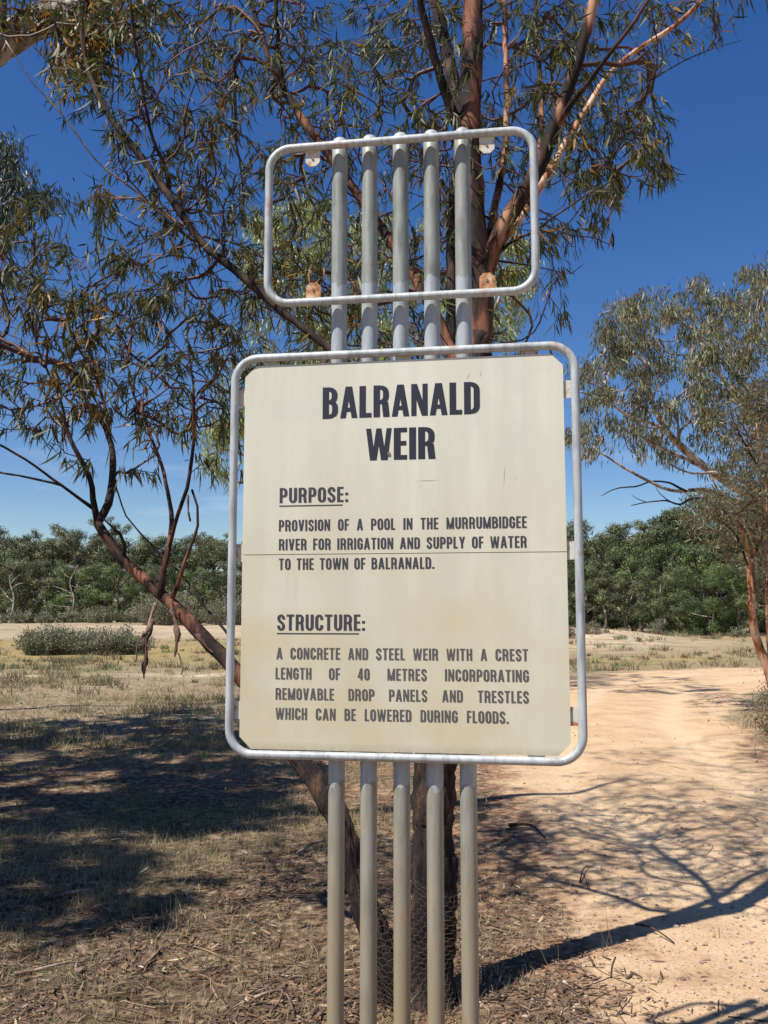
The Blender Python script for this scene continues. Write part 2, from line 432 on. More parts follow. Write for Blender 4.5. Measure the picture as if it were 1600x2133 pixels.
M['ink_dark'] = ink('navy_black_lettering', (.022, .024, .038), (.06, .06, .075))
M['ink_mid'] = ink('worn_black_lettering', (.05, .048, .06), (.13, .12, .11))
M['ink_faded'] = ink('sun_faded_lettering', (.095, .088, .086), (.24, .21, .17))
M['seam'] = NT('dark_gap', .8, .2); M['seam'].color((.34, .31, .25)); M['seam'] = M['seam'].m
M['stone'] = NT('pebble', .85, .3)
_m = M['stone']; _m.color(_m.ramp(_m.attr('tint'), [(0, (.16, .11, .08)), (.5, (.38, .26, .18)), (1, (.50, .41, .31))])); M['stone'] = _m.m
M['wire'] = NT('rusty_wire', .7, .3); M['wire'].color((.11, .075, .055)); M['wire'] = M['wire'].m

# ------------------------------------------------------------------ ground and road
def axis(lo, hi, a, b, step, grow):
    mid = list(np.arange(a, b + 1e-6, step))
    s = step; x = b; up = []
    while x < hi: s *= grow; x += s; up.append(min(x, hi))
    s = step; x = a; dn = []
    while x > lo: s *= grow; x -= s; dn.append(max(x, lo))
    return np.array(dn[::-1] + mid + up)
def masks(X, Y):
    sd = road_sd(X, Y)
    n = fbm(X, Y, 1.1, 9, 3) - .5
    road = np.clip(.5 - sd / 1.1 + n * .9, 0, 1)
    far = np.clip((np.hypot(X * .8, Y - 3) - 7.5) / 4.5 + (fbm(X, Y, 2, 13) - .5), 0, 1) * np.clip(1.4 - (X - 1.5) * .0, 0, 1)
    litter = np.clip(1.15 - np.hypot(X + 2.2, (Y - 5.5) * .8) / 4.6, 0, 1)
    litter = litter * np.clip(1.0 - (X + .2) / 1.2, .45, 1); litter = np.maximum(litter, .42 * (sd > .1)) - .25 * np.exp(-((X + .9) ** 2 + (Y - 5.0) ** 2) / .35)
    track = np.exp(-((Y - 24.2 + .25 * np.sin(X * .6) + (X + 5) * .02) / .55) ** 2) * (X < 3) * np.clip(.2 + fbm(X, Y, 3, 31) * 1.3, 0, 1)
    bank = np.clip((Y - 54) / 8, 0, 1) * (X < 12) * np.clip(.55 + (fbm(X, Y, 7, 33) - .5) * 1.6, 0, 1)
    hump = np.exp(-(((X - 9) / 5.5) ** 2 + ((Y - 44) / 6) ** 2)) * .9
    pale = np.clip(track * 1.0 + bank + hump, 0, 1)
    yel = np.clip((Y - 23) / 8, 0, 1) * np.clip((62 - Y) / 10, 0, 1) * np.clip(.35 + (fbm(X, Y, 6, 41) - .4) * 2.2, 0, 1)
    green = np.exp(-((Y - 29) / 4.0) ** 2) * (X < -1) * np.clip((fbm(X, Y, 3.5, 51) - .38) * 3.0, 0, .75)
    green = np.maximum(green, np.clip((fbm(X, Y, 1.8, 55) - .6) * 4, 0, .5) * np.clip((Y - 12) / 5, 0, 1))
    wheel = np.exp(-((road_mid(X, Y) - .78) / .24) ** 2) * np.clip(.3 + fbm(X, Y, 2.2, 81), 0, 1)
    return dict(wheel=wheel, road=road, far=far, litter=litter, pale=pale, yellow=yel, green=green)
def sheet(name, X, Y, dz=0.0, keep=None):
    Z = height(X, Y) + dz
    ny, nx = X.shape
    i = np.arange(ny - 1)[:, None] * nx; j = np.arange(nx - 1)[None]
    q = np.stack([i + j, i + j + 1, i + nx + j + 1, i + nx + j], -1).reshape(-1, 4)
    v = np.stack([X, Y, Z], -1).reshape(-1, 3)
    if keep is not None:
        k = keep.ravel()[q].any(1); q = q[k]
        used = np.unique(q); mp = np.full(len(v), -1); mp[used] = np.arange(len(used)); q = mp[q]; v = v[used]
    mb = MB(); mb.add(v, q)
    me = mb.mesh(name)
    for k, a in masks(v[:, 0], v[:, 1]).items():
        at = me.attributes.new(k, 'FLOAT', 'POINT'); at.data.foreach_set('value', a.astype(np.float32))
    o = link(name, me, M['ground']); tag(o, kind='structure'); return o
gx = axis(-2500, 2500, -5, 5, .06, 1.09); gy = axis(-400, 3500, 2.6, 12, .06, 1.035)
GX, GY = np.meshgrid(gx, gy)
sheet('ground', GX, GY)
rx = axis(-1, 62, 0, 7, .08, 1.06); ry = axis(-4, 34, 2.6, 12, .08, 1.04)
RX, RY = np.meshgrid(rx, ry)
sheet('dirt_road', RX, RY, .005, road_sd(RX, RY) < 1.0)

# ------------------------------------------------------------------ the information sign
YAW = R(9.0); SD = 2.80
SU = Vector((math.cos(YAW), -math.sin(YAW), 0))       # along the sign, to the right (right end nearer)
SN = Vector((-math.sin(YAW), -math.cos(YAW), 0))      # the way the sign faces
S0 = Vector((0.05, SD, 0))
def onsign(px, py, off=0.0):
    """photo point -> (u, v) in the plane of the sign, off metres in front of the frame plane"""
    r = ray(px, py); o = Vector((0, 0, CAMH)); p0 = S0 + SN * off
    k = (p0 - o).dot(SN) / r.dot(SN)
    q = o + r * k - S0
    return q.dot(SU), q.z
def SW(u, v, off=0.0):
    return S0 + SU * u + Vector((0, 0, v)) + SN * off
sign = empty('information_sign', S0, 'cream notice board about a weir in a pale pipe frame on five grey posts', 'sign')
def rounded_frame(u0, u1, v0, v1, r, n=10):
    pts = []
    for cu, cv, a0 in ((u1 - r, v1 - r, 0), (u0 + r, v1 - r, 90), (u0 + r, v0 + r, 180), (u1 - r, v0 + r, 270)):
        for k in range(n + 1):
            a = R(a0 + 90 * k / n); pts.append((cu + r * math.cos(a), cv + r * math.sin(a)))
    out = []
    for i, p in enumerate(pts):
        q = pts[(i + 1) % len(pts)]; L = math.dist(p, q); m = max(1, int(L / .04))
        for k in range(m): out.append((p[0] + (q[0] - p[0]) * k / m, p[1] + (q[1] - p[1]) * k / m))
    return out
def ring_tube(name, uv, rad, mat, parent, sides=16):
    n = len(uv); mb = MB()
    pts = np.array([SW(u, v) for u, v in uv])
    tan = unit(np.roll(pts, -1, 0) - np.roll(pts, 1, 0)); nn = np.array(SN)[None].repeat(n, 0); b = np.cross(tan, nn)
    a = np.arange(sides) / sides * 2 * math.pi
    ring = pts[:, None] + rad * (nn[:, None] * np.cos(a)[None, :, None] + b[:, None] * np.sin(a)[None, :, None])
    i = np.arange(n)[:, None]; j = np.arange(sides)[None]
    q = np.stack([i * sides + j, i * sides + (j + 1) % sides, ((i + 1) % n) * sides + (j + 1) % sides, ((i + 1) % n) * sides + j], -1).reshape(-1, 4)
    mb.add(ring.reshape(-1, 3), q)
    return link(name, mb.mesh(name), mat, parent)
TR = .0128
def avg(*a): return sum(a) / len(a)
lu0 = avg(onsign(491, 850)[0], onsign(477.5, 1400)[0]); lu1 = avg(onsign(1203, 900)[0], onsign(1208, 1350)[0])
lv1 = avg(onsign(530, 746)[1], onsign(1145, 721)[1]); lv0 = avg(onsign(535, 1572)[1], onsign(1150, 1586)[1])
uu0 = avg(onsign(560, 420)[0], onsign(559, 520)[0]); uu1 = avg(onsign(1113, 372)[0], onsign(1115.5, 539)[0])
uv1 = avg(onsign(595, 307.4)[1], onsign(1070, 275)[1]); uv0 = avg(onsign(595, 630.5)[1], onsign(1070, 607.7)[1])
print('FRAME', lu0, lu1, lv0, lv1, uu0, uu1, uv0, uv1)
lower = ring_tube('lower_frame', rounded_frame(lu0, lu1, lv0, lv1, .075), TR, M['frame'], sign)
upper = ring_tube('upper_frame', rounded_frame(uu0, uu1, uv0, uv1, .07), TR, M['frame'], sign)
PR = .0252
poff = -(TR + PR + .009)
pu = [avg(onsign(a, 500, poff)[0], onsign(b, 1850, poff)[0]) for a, b in ((707.6, 699.8), (768.4, 769.7), (833.5, 838.8), (898, 909), (961.7, 981.4))]
ptop = uv1 + .025
for u in pu:
    mb = MB(); c = SW(u, 0, poff)
    zz = np.linspace(-.3, ptop, 60)
    tube(mb, np.array([[c.x, c.y, z] for z in zz]), PR, 24)
    po = link('post', mb.mesh('post'), M['post'], sign)
    mb = MB(); prof = [(PR + .004, ptop - .006), (PR + .004, ptop + .002), (PR * .96, ptop + .009), (PR * .7, ptop + .017), (PR * .35, ptop + .022), (.001, ptop + .024)]
    n = 20; a = np.arange(n) / n * 2 * math.pi
    v = np.array([[c.x + r * math.cos(t), c.y + r * math.sin(t), z] for r, z in prof for t in a])
    i = np.arange(len(prof) - 1)[:, None] * n; j = np.arange(n)[None]
    mb.add(v, np.stack([i + j, i + (j + 1) % n, i + n + (j + 1) % n, i + n + j], -1).reshape(-1, 4))
    link('cap', mb.mesh('cap'), M['frame'], po)
def plate(name, uv, off0, off1, mat, parent, holes=()):
    """solid flat plate, outline uv, between two offsets in front of the frame plane"""
    mb = MB(); n = len(uv)
    v = [SW(u, w_, off1) for u, w_ in uv] + [SW(u, w_, off0) for u, w_ in uv]
    base = mb.n
    mb.v.append(np.array(v)); mb.t.append(np.full(2 * n, .5)); mb.n += 2 * n
    mb.f.append(np.arange(n)[None]); mb.mi.append(np.zeros(1, int))
    mb.f.append((np.arange(n)[::-1] + n)[None]); mb.mi.append(np.zeros(1, int))
    i = np.arange(n); j = (i + 1) % n
    mb.f.append(np.stack([j, i, i + n, j + n], -1)); mb.mi.append(np.zeros(n, int))
    return link(name, mb.mesh(name, False), mat, parent)
def bolt(u, v, off, r, parent, mat=None):
    mb = MB(); c0 = np.array(SW(u, v, off)); c1 = np.array(SW(u, v, off + r * .6))
    tube(mb, np.array([c0, c1]), r, 8)
    return link('bolt', mb.mesh('bolt', False), mat or M['bolt'], parent)
# mounting tabs of the empty upper frame
for px, py, up, mt in ((652, 318, -1, 'tab_pale'), (1014, 284, -1, 'tab_pale'), (653, 622, 1, 'tab_rust'), (1015, 604, 1, 'tab_rust')):
    u, v = onsign(px, py, -.006); v = uv1 if up < 0 else uv0
    hw, hh, ch = .0235, .064, .013
    if up < 0: q = [(u - hw, v), (u - hw, v - hh + ch), (u - hw + ch, v - hh), (u + hw - ch, v - hh), (u + hw, v - hh + ch), (u + hw, v)]
    else: q = [(u - hw, v), (u + hw, v), (u + hw, v + hh - ch), (u + hw - ch, v + hh), (u - hw + ch, v + hh), (u - hw, v + hh - ch)]
    t = plate('mounting_tab', q, -.008, -.003, M[mt], upper)
    bolt(u, v + up * .040, -.003, .0045, t)
# tabs that carry the panel
for px, py in ((500, 828), (498, 1151), (490, 1480)):
    u, v = onsign(px, py)
    plate('panel_tab', [(lu0, v - .027), (lu0 + .06, v - .027), (lu0 + .06, v + .027), (lu0, v + .027)], -.012, -.008, M['tab_pale'], lower)
for px, py in ((1190, 809), (1190, 1146), (1195, 1493)):
    u, v = onsign(px, py)
    plate('panel_tab', [(lu1 - .06, v - .027), (lu1, v - .027), (lu1, v + .027), (lu1 - .06, v + .027)], -.012, -.008, M['tab_pale'], lower)
for px in (560, 840, 1110):
    for v, s in ((lv1, -1), (lv0, 1)):
        u = onsign(px, 1150)[0]
        plate('panel_tab', [(u - .025, v), (u - .025, v + s * .05), (u + .025, v + s * .05), (u + .025, v)][::s * -1], -.012, -.008, M['tab_pale'], lower)
# the two sheets of the panel
au0 = avg(onsign(512, 786)[0], onsign(496.5, 1532)[0]); au1 = avg(onsign(1174, 764)[0], onsign(1188, 1550)[0])
av1 = avg(onsign(532, 760)[1], onsign(1147, 739.5)[1]); av0 = avg(onsign(522, 1559)[1], onsign(1162, 1576)[1])
vs = avg(onsign(505, 1153.5)[1], onsign(1180, 1152)[1]); ch = .036; g = .0011
au0 += .001
PF = .0
pa = plate('panel', [(au0, vs + g), (au1, vs + g), (au1, av1 - ch), (au1 - ch, av1), (au0 + ch, av1), (au0, av1 - ch)], -.006, PF, M['panel'], sign)
pb = plate('panel', [(au0, vs - g), (au0, av0 + ch), (au0 + ch, av0), (au1 - ch, av0), (au1, av0 + ch), (au1, vs - g)][::1], -.006, PF, M['panel'], sign)
plate('seam_strip', [(au0 + .01, vs - .02), (au1 - .01, vs - .02), (au1 - .01, vs + .02), (au0 + .01, vs + .02)], -.0078, -.0062, M['seam'], pa)

# ---- lettering: glyphs drawn as shapes, cap height 1
ST, HT = .168, .132
def arc(cx, cy, rx, ry, a0, a1, n=8):
    return [(cx + rx * math.cos(R(a0 + (a1 - a0) * k / n)), cy + ry * math.sin(R(a0 + (a1 - a0) * k / n))) for k in range(n + 1)]
def stroke(path, closed=False, st=ST, ht=HT):
    out = []; n = len(path); off = []
    for i in range(n):
        a = path[i - 1] if (i > 0 or closed) else path[i]; b = path[(i + 1) % n] if (i < n - 1 or closed) else path[i]
        tx, ty = b[0] - a[0], b[1] - a[1]; L = math.hypot(tx, ty) or 1
        off.append((-ty / L * st / 2, tx / L * ht / 2))
    m = n if closed else n - 1
    for i in range(m):
        j = (i + 1) % n; p, q, o, e = path[i], path[j], off[i], off[j]
        out.append([(p[0] + o[0], p[1] + o[1]), (p[0] - o[0], p[1] - o[1]), (q[0] - e[0], q[1] - e[1]), (q[0] + e[0], q[1] + e[1])])
    return out
def rc(x0, y0, x1, y1): return [(x0, y0), (x1, y0), (x1, y1), (x0, y1)]
def dg(x0, y0, x1, y1, w): return [(x0, y0), (x0 + w, y0), (x1 + w, y1), (x1, y1)]
def bowl(W, yt, yb, r=.15, x0=ST * .5):
    cx = W - ST / 2
    rx = min(r * 1.0, cx - x0); ry = min(.17, (yt - yb) / 2)
    return [(x0, yt), (cx - rx, yt)] + arc(cx - rx, yt - ry, rx, ry, 90, 0)[1:] + arc(cx - rx, yb + ry, rx, ry, 0, -90) + [(x0, yb)]
def glyph(c):
    h = HT / 2; s = ST / 2; W = .445
    T = 1 - h
    if c == 'A':
        W = .50; return W, [dg(0, 0, W / 2 - .095, 1, .165), dg(W - .165, 0, W / 2 - .07, 1, .165), rc(.12, .2, W - .12, .2 + HT * .92)]
    if c == 'B': return .455, [rc(0, 0, ST, 1)] + stroke(bowl(.44, T, .525)) + stroke(bowl(.455, .525, h))
    if c in 'CG':
        rx = W / 2 - s; ry = .2; cx = W / 2
        p = [(W - s, .655)] + arc(cx, T - ry, rx, ry, 0, 180, 14) + arc(cx, h + ry, rx, ry, 180, 360, 14)
        if c == 'C': return W, stroke(p + [(W - s, .345)])
        return W, stroke(p + [(W - s, .40)]) + [rc(W * .52, .405, W, .405 + HT)]
    if c == 'D': return W, [rc(0, 0, ST, 1)] + stroke(bowl(W, T, h, .17))
    if c == 'E': return .36, [rc(0, 0, ST, 1), rc(ST, 1 - HT, .36, 1), rc(ST, .44, .34, .44 + HT), rc(ST, 0, .36, HT)]
    if c == 'F': return .35, [rc(0, 0, ST, 1), rc(ST, 1 - HT, .35, 1), rc(ST, .43, .33, .43 + HT)]
    if c == 'H': return W, [rc(0, 0, ST, 1), rc(W - ST, 0, W, 1), rc(ST, .45, W - ST, .45 + HT)]
    if c == 'I': return ST, [rc(0, 0, ST, 1)]
    if c == 'L': return .35, [rc(0, 0, ST, 1), rc(ST, 0, .35, HT)]
    if c == 'M':
        W = .60; a = .155; return W, [rc(0, 0, a, 1), rc(W - a, 0, W, 1), dg(W / 2 - .075, .0, .0, 1, .15), dg(W / 2 - .075, 0, W - .15, 1, .15)]
    if c == 'N':
        W = .465; a = .148; return W, [rc(0, 0, a, 1), rc(W - a, 0, W, 1), dg(W - a - .02, 0, .0, 1, .165)]
    if c in 'O0':
        W = .45 if c == 'O' else .43; rx = W / 2 - s; ry = .2
        return W, stroke(arc(W / 2, T - ry, rx, ry, 0, 180, 14) + arc(W / 2, h + ry, rx, ry, 180, 360, 14), True)
    if c == 'P': return .435, [rc(0, 0, ST, 1)] + stroke(bowl(.435, T, .44))
    if c == 'R': return .465, [rc(0, 0, ST, 1)] + stroke(bowl(.45, T, .475)) + [dg(.465 - ST, 0, .45 - ST - .03, .47, ST)]
    if c == 'S':
        W = .435; rx = W / 2 - s; ry = .17; cx = W / 2
        p = [(W - s, .69)] + arc(cx, T - ry, rx, ry, 0, 180, 12) + [(s, .70), (s + .015, .645), (s + .06, .59), (cx, .515), (W - s - .06, .43), (W - s - .01, .365), (W - s, .31)] + arc(cx, h + ry, rx, ry, 0, -180, 12) + [(s, .31)]
        return W, stroke(p, st=ST * .98, ht=HT * 1.05)
    if c == 'T': W = .42; return W, [rc(0, 1 - HT, W, 1), rc(W / 2 - s, 0, W / 2 + s, 1 - HT)]
    if c == 'U':
        rx = W / 2 - s; ry = .2
        return W, stroke([(s, 1)] + arc(W / 2, h + ry, rx, ry, 180, 360, 14) + [(W - s, 1)])
    if c == 'V': W = .48; return W, [dg(W / 2 - .1, 0, 0, 1, .165), dg(W / 2 - .065, 0, W - .165, 1, .165)]
    if c == 'W':
        W = .70; a = .14; return W, [dg(.11, 0, 0, 1, a), dg(.15, 0, W / 2 - a / 2, 1, a), dg(W - .15 - a, 0, W / 2 - a / 2, 1, a), dg(W - .11 - a, 0, W - a, 1, a)]
    if c == 'Y': W = .47; return W, [rc(W / 2 - s, 0, W / 2 + s, .44), dg(W / 2 - s, .40, 0, 1, .165), dg(W / 2 + s - .165, .40, W - .165, 1, .165)]
    if c == '4': W = .44; return W, [rc(W - ST - .045, 0, W - .045, 1), rc(0, .2, W, .2 + HT * .9), dg(0, .25, W - ST - .07, 1, .13)]
    if c == ':': return ST, [rc(0, 0, ST, .17), rc(0, .44, ST, .61)]
    if c == '.': return ST, [rc(0, 0, ST, .17)]
    raise KeyError(c)
def text(name, s, xl, yl, xr, yr, cap, mat, parent, track=.085, fit='space', under=None, wscale=1.0, wide=1.0, st=None, ht=None):
    global ST, HT
    ST, HT = st or .168, ht or .132
    """s on the sign from photo point (xl, yl) to (xr, yr) (baselines); cap in metres"""
    ua, va = onsign(xl, yl); ub, vb = onsign(xr, yr); v0 = (va + vb) / 2
    W = (ub - ua) / cap / wscale
    words = s.split(' ')
    lw = lambda w_: sum(glyph(c)[0] for c in w_) + track * (len(w_) - 1)
    if fit == 'space' and len(words) > 1:
        nat = sum(lw(w_) for w_ in words); sp = (W - nat) / (len(words) - 1)
        k = wide; sp = (W - nat * k) / (len(words) - 1)
        if sp < .30: k = (W - .30 * (len(words) - 1)) / nat; sp = .30
        tr = track
    else:
        nat = sum(glyph(c)[0] for c in s); tr = track; k = W / (nat + tr * (len(s) - 1)); sp = 0
    print('TEXT', s[:12], 'k', round(k, 3), 'sp', round(sp, 3), 'dv', round(vb - va, 4))
    x = 0; zz = 0
    for wi, w_ in enumerate(words):
        mb = MB()
        for c in w_:
            gw, polys = glyph(c)
            for i, p in enumerate(polys):
                off = PF + .0006 + .00004 * (i % 17)
                v = [SW(ua + (x + a * k) * cap * wscale, v0 + b * cap, off) for a, b in p]
                ar = sum(p[q][0] * p[(q + 1) % 4][1] - p[(q + 1) % 4][0] * p[q][1] for q in range(4))
                mb.add(np.array(v), [[0, 1, 2, 3] if ar > 0 else [3, 2, 1, 0]])
            x += (gw + tr) * k
        x += sp - tr * k
        link(name, mb.mesh(name, False), mat, parent)
    if under:
        mb = MB(); a, b, dy, th = under
        u1 = onsign(a, yl)[0]; u2 = onsign(b, yl)[0]
        v = [SW(u1, v0 - dy - th, .0007), SW(u2, v0 - dy - th, .0007), SW(u2, v0 - dy, .0007), SW(u1, v0 - dy, .0007)]
        mb.add(np.array(v), [[0, 1, 2, 3]])
        link('underline', mb.mesh('underline', False), mat, parent)
def mpx(a, b, x=840):       # cap height in metres from two photo rows
    return onsign(x, a)[1] - onsign(x, b)[1]
text('title_word', 'BALRANALD', 672, 871.5, 1000.5, 863.5, mpx(800.5, 867), M['ink_dark'], pa, track=.055, fit='line', st=.187, ht=.145)
text('title_word', 'WEIR', 762.5, 959, 907.5, 956, mpx(890.5, 957), M['ink_dark'], pa, track=.055, fit='line', st=.187, ht=.145)
text('heading_word', 'PURPOSE:', 582.5, 1047.5, 725.5, 1046, mpx(1014.5, 1046.5), M['ink_mid'], pa, fit='line', under=(582, 714, .0075, .0035))
cb = mpx(1079, 1103)
text('body_word', 'PROVISION OF A POOL IN THE MURRUMBIDGEE', 581, 1104.8, 1097.5, 1101.8, cb, M['ink_mid'], pa, wide=1.1)
text('body_word', 'RIVER FOR IRRIGATION AND SUPPLY OF WATER', 581, 1144.3, 1097.5, 1143, cb, M['ink_mid'], pa, wide=1.1)
text('body_word', 'TO THE TOWN OF BALRANALD.', 581, 1186, 905, 1186, cb, M['ink_mid'], pb, wide=1.1)
text('heading_word', 'STRUCTURE:', 577.5, 1312.5, 760.5, 1314.5, mpx(1279.5, 1313.5), M['ink_mid'], pb, fit='line', under=(577, 748, .0075, .0035))
text('body_word', 'A CONCRETE AND STEEL WEIR WITH A CREST', 576, 1371.5, 1100.5, 1379, cb, M['ink_faded'], pb, wide=1.1)
text('body_word', 'LENGTH OF 40 METRES INCORPORATING', 574, 1413.3, 1102, 1422.5, cb, M['ink_faded'], pb, wide=1.1)
text('body_word', 'REMOVABLE DROP PANELS AND TRESTLES', 574, 1455.5, 1102, 1467, cb, M['ink_faded'], pb, wide=1.1)
text('body_word', 'WHICH CAN BE LOWERED DURING FLOODS.', 574, 1497, 1060, 1509, cb, M['ink_faded'], pb, wide=1.1)
for (x1, y1, x2, y2) in ((1052, 965, 1049, 1016), (862, 1002, 918, 1000), (874, 1008, 875, 1016), (980, 775, 972, 792), (1003, 772, 1000, 785), (1074, 994, 1076, 1002), (902, 1062, 907, 1066), (652, 1116, 656, 1124), (903, 1326, 905, 1328)):
    p_ = onsign(x1, y1); q_ = onsign(x2, y2); dx_, dy_ = q_[0] - p_[0], q_[1] - p_[1]; L_0 = math.hypot(dx_, dy_); nx_, ny_ = -dy_ / L_0 * .0007, dx_ / L_0 * .0007
    mb = MB(); mb.add(np.array([SW(p_[0], p_[1], .0005), SW((p_[0] + q_[0]) / 2 + nx_, (p_[1] + q_[1]) / 2 + ny_, .0005), SW(q_[0], q_[1], .0005), SW((p_[0] + q_[0]) / 2 - nx_, (p_[1] + q_[1]) / 2 - ny_, .0005)]), [[3, 2, 1, 0]])
    link('scratch', mb.mesh('scratch', False), M['seam'], pa if y1 < 1150 else pb)
bu, bv = onsign(810, 945); bolt(bu, bv, PF, .0055, pa, M['bolt'])

# ------------------------------------------------------------------ trees near and middle
def cloud_in_cells(grid, x0, y0, cell, n, rg):
    g = np.array(grid, float); p = (g / g.sum()).ravel()
    k = rg.choice(len(p), n, p=p); r, c = np.divmod(k, g.shape[1])
    return x0 + (c + rg.random(n)) * cell, y0 + (r + rg.random(n)) * cell
class Grow:
    """skeleton of nodes; shoots are joined to the nearest node"""
    def __init__(s, seed): s.p = []; s.par = []; s.limb = []; s.dirs = []; s.rg = np.random.default_rng(seed); s.chains = []
    def seedlimb(s, pts, step=1):
        t = unit(np.gradient(pts, axis=0)); last = -1
        for i in range(0, len(pts), step):
            s.p.append(pts[i]); s.par.append(last); s.limb.append(True); s.dirs.append(t[i]); last = len(s.p) - 1
    def run(s, tips, step=.07, wander=.06, up=.35):
        rg = s.rg; cap = len(s.p) + int(len(tips) * 30)
        A = np.zeros((cap, 3)); A[:len(s.p)] = s.p; D = np.zeros((cap, 3)); D[:len(s.p)] = s.dirs; n = len(s.p)
        d0 = np.array([np.min(np.linalg.norm(A[:n] - t, axis=1)) for t in tips])
        s.tipnode = []
        for t in tips[np.argsort(d0)]:
            v = t - A[:n]; L = np.linalg.norm(v, axis=1) + 1e-6
            al = (v * D[:n]).sum(1) / L
            cost = L * (1.25 - .45 * al) + up * np.clip(-v[:, 2], 0, 9) + (L < step) * 9
            k = int(np.argmin(cost)); b = A[k]; Lk = L[k]
            m = min(28, max(2, int(Lk / step)))
            if n + m >= cap: break
            ctrl = b + D[k] * Lk * .42 + np.array([0, 0, .03 * Lk])
            last = k; prev = b
            wob = rg.normal(0, wander, (m, 3)) * step; wob = np.cumsum(wob, 0) ; wob -= wob[-1] * (np.arange(1, m + 1) / m)[:, None]
            for i in range(1, m + 1):
                u = i / m; q = b * (1 - u) ** 2 + 2 * ctrl * u * (1 - u) + t * u * u + wob[i - 1] * 3
                A[n] = q; D[n] = (q - prev) / (np.linalg.norm(q - prev) + 1e-9); s.par.append(last); s.limb.append(False)
                prev = q; last = n; n += 1
            s.tipnode.append(last)
        s.A = A[:n]; s.D = D[:n]; s.n = n
        cnt = np.zeros(n); kids = [[] for _ in range(n)]
        for t in s.tipnode: cnt[t] += 1
        for i in range(n - 1, -1, -1):
            if s.par[i] >= 0:
                cnt[s.par[i]] += cnt[i]; kids[s.par[i]].append(i)
        s.cnt = cnt; s.kids = kids
    def tubes(s, mb, r0=.0016, ex=.48, mat=1, rmax=.03):
        done = np.zeros(s.n, bool)
        for i in range(s.n):
            if s.limb[i] or done[i]: continue
            chain = [s.par[i], i] if s.par[i] >= 0 else [i]; done[i] = True; k = i
            while s.kids[k]:
                b = max(s.kids[k], key=lambda a: s.cnt[a])
                if done[b]: break
                done[b] = True; chain.append(b); k = b
            if len(chain) < 2: continue
            c = np.maximum(s.cnt[chain], 1).astype(float)
            if s.limb[chain[0]]: c[0] = c[1]
            r = np.minimum(r0 * c ** ex, rmax)
            r = np.minimum.accumulate(r); r[-1] *= .5
            tube(mb, s.A[chain], r, 5 if r[0] > r0 * 5 else 3, mat=mat, cap=False)
def leaf_sprays(mb, G, rg, per=14, L=.10, W=.013, reach=6, droop=.55, side=.5, tintfn=None, spread=.0, curl=.18, mat=0, thin=None):
    B = []; Dd = []
    sel = [i for i in range(G.n) if not G.limb[i] and G.cnt[i] <= reach]
    sel = np.array(sel)
    k = max(1, int(per * len(G.tipnode) / max(1, len(sel))))
    frac = per * len(G.tipnode) / max(1, len(sel))
    rep = rg.poisson(frac, len(sel)); idx = np.repeat(sel, rep)
    tn = np.array(G.tipnode); idx = np.concatenate([idx, tn])
    if thin: idx = idx[rg.random(len(idx)) < thin(G.A[idx])]
    n = len(idx)
    b = G.A[idx] + rg.normal(0, spread + .004, (n, 3)); ax = G.D[idx]
    rnd = unit(rg.normal(0, 1, (n, 3)))
    d = unit(ax * .45 + rnd * side * rg.uniform(.5, 1.5, (n, 1)) + np.array([0, 0, -1.]) * droop * rg.uniform(.3, 2.2, (n, 1)))
    nrm = unit(rg.normal(0, 1, (n, 3)))
    LL = L * rg.uniform(.55, 1.3, n); WW = W * rg.uniform(.7, 1.3, n)
    tint = np.clip(tintfn(b, n) if tintfn else rg.random(n), 0, 1)
    if thin:
        f = np.where(thin(b) < .9, .62, 1.); LL = LL * f * 1.15; WW = WW * f * .8
    leaves(mb, b, d, nrm, LL, WW, rg.normal(0, curl, n), tint, mat)
    return n
def limb_pts(path, step=.05):
    a = np.array([[*P(x, y, d), r] for x, y, d, r in path])
    return catmull(a, step)
def build_tree(name, label, cat, base, trunkpaths, limbs, tips, leafcfg, seed, twigmat='twig_red', leafm='leaf_main', group=None, twig=(.0019, .46), wander=.028, step=.07, rough=.05):
    root = empty(name, base, label, cat, group)
    G = Grow(seed)
    for kind, lst in (('trunk', trunkpaths), ('limb', limbs)):
        for k, (path, mt, rgh) in enumerate(lst):
            if isinstance(path[0], tuple): c = limb_pts(path, .03 if kind == 'trunk' and rgh > .1 else .05)
            else: c = catmull(np.array(path), .05)
            rg = np.random.default_rng(seed + k * 7 + (50 if kind == 'limb' else 0))
            w_ = np.cumsum(rg.normal(0, .0022, (len(c), 3)), 0); w_ -= np.linspace(0, 1, len(c))[:, None] * w_[-1]
            c[:, :3] += w_ * (0.6 if kind == 'trunk' else 1)
            mb = MB(); mr = c[:, 3].max()
            tube(mb, c[:, :3], c[:, 3], 28 if mr > .06 else (14 if mr > .02 else 8), rgh, seed=seed + k)
            link(kind, mb.mesh(kind), M[mt], root)
            G.seedlimb(c[:, :3], 2)
    G.run(tips, step=step, wander=wander)
    mb = MB()
    rg = np.random.default_rng(seed + 99)
    n = leaf_sprays(mb, G, rg, **leafcfg)
    G.tubes(mb, twig[0], twig[1])
    print('TREE', name, 'leaves', n, 'nodes', G.n)
    o = link('crown', mb.mesh('crown'), [M[leafm], M[twigmat]], root)
    return root, G
def blob_tips(blobs, n, d0, d1, rg):
    b = np.array([tuple(q) + (1,) * (4 - len(q)) for q in blobs], float); a = b[:, 2] ** 2 * b[:, 3]; k = rg.choice(len(b), n, p=a / a.sum())
    ang = rg.uniform(0, 6.283, n); r = np.sqrt(rg.random(n)) * b[k, 2]
    x = b[k, 0] + r * np.cos(ang); y = b[k, 1] + r * np.sin(ang)
    cd = rg.uniform(0, 1, len(b))[k]
    d = d0 + (d1 - d0) * np.clip(cd + rg.normal(0, .18, n), 0, 1)
    return np.array([P(x[i], y[i], d[i]) for i in range(n)])

rg = np.random.default_rng(21)
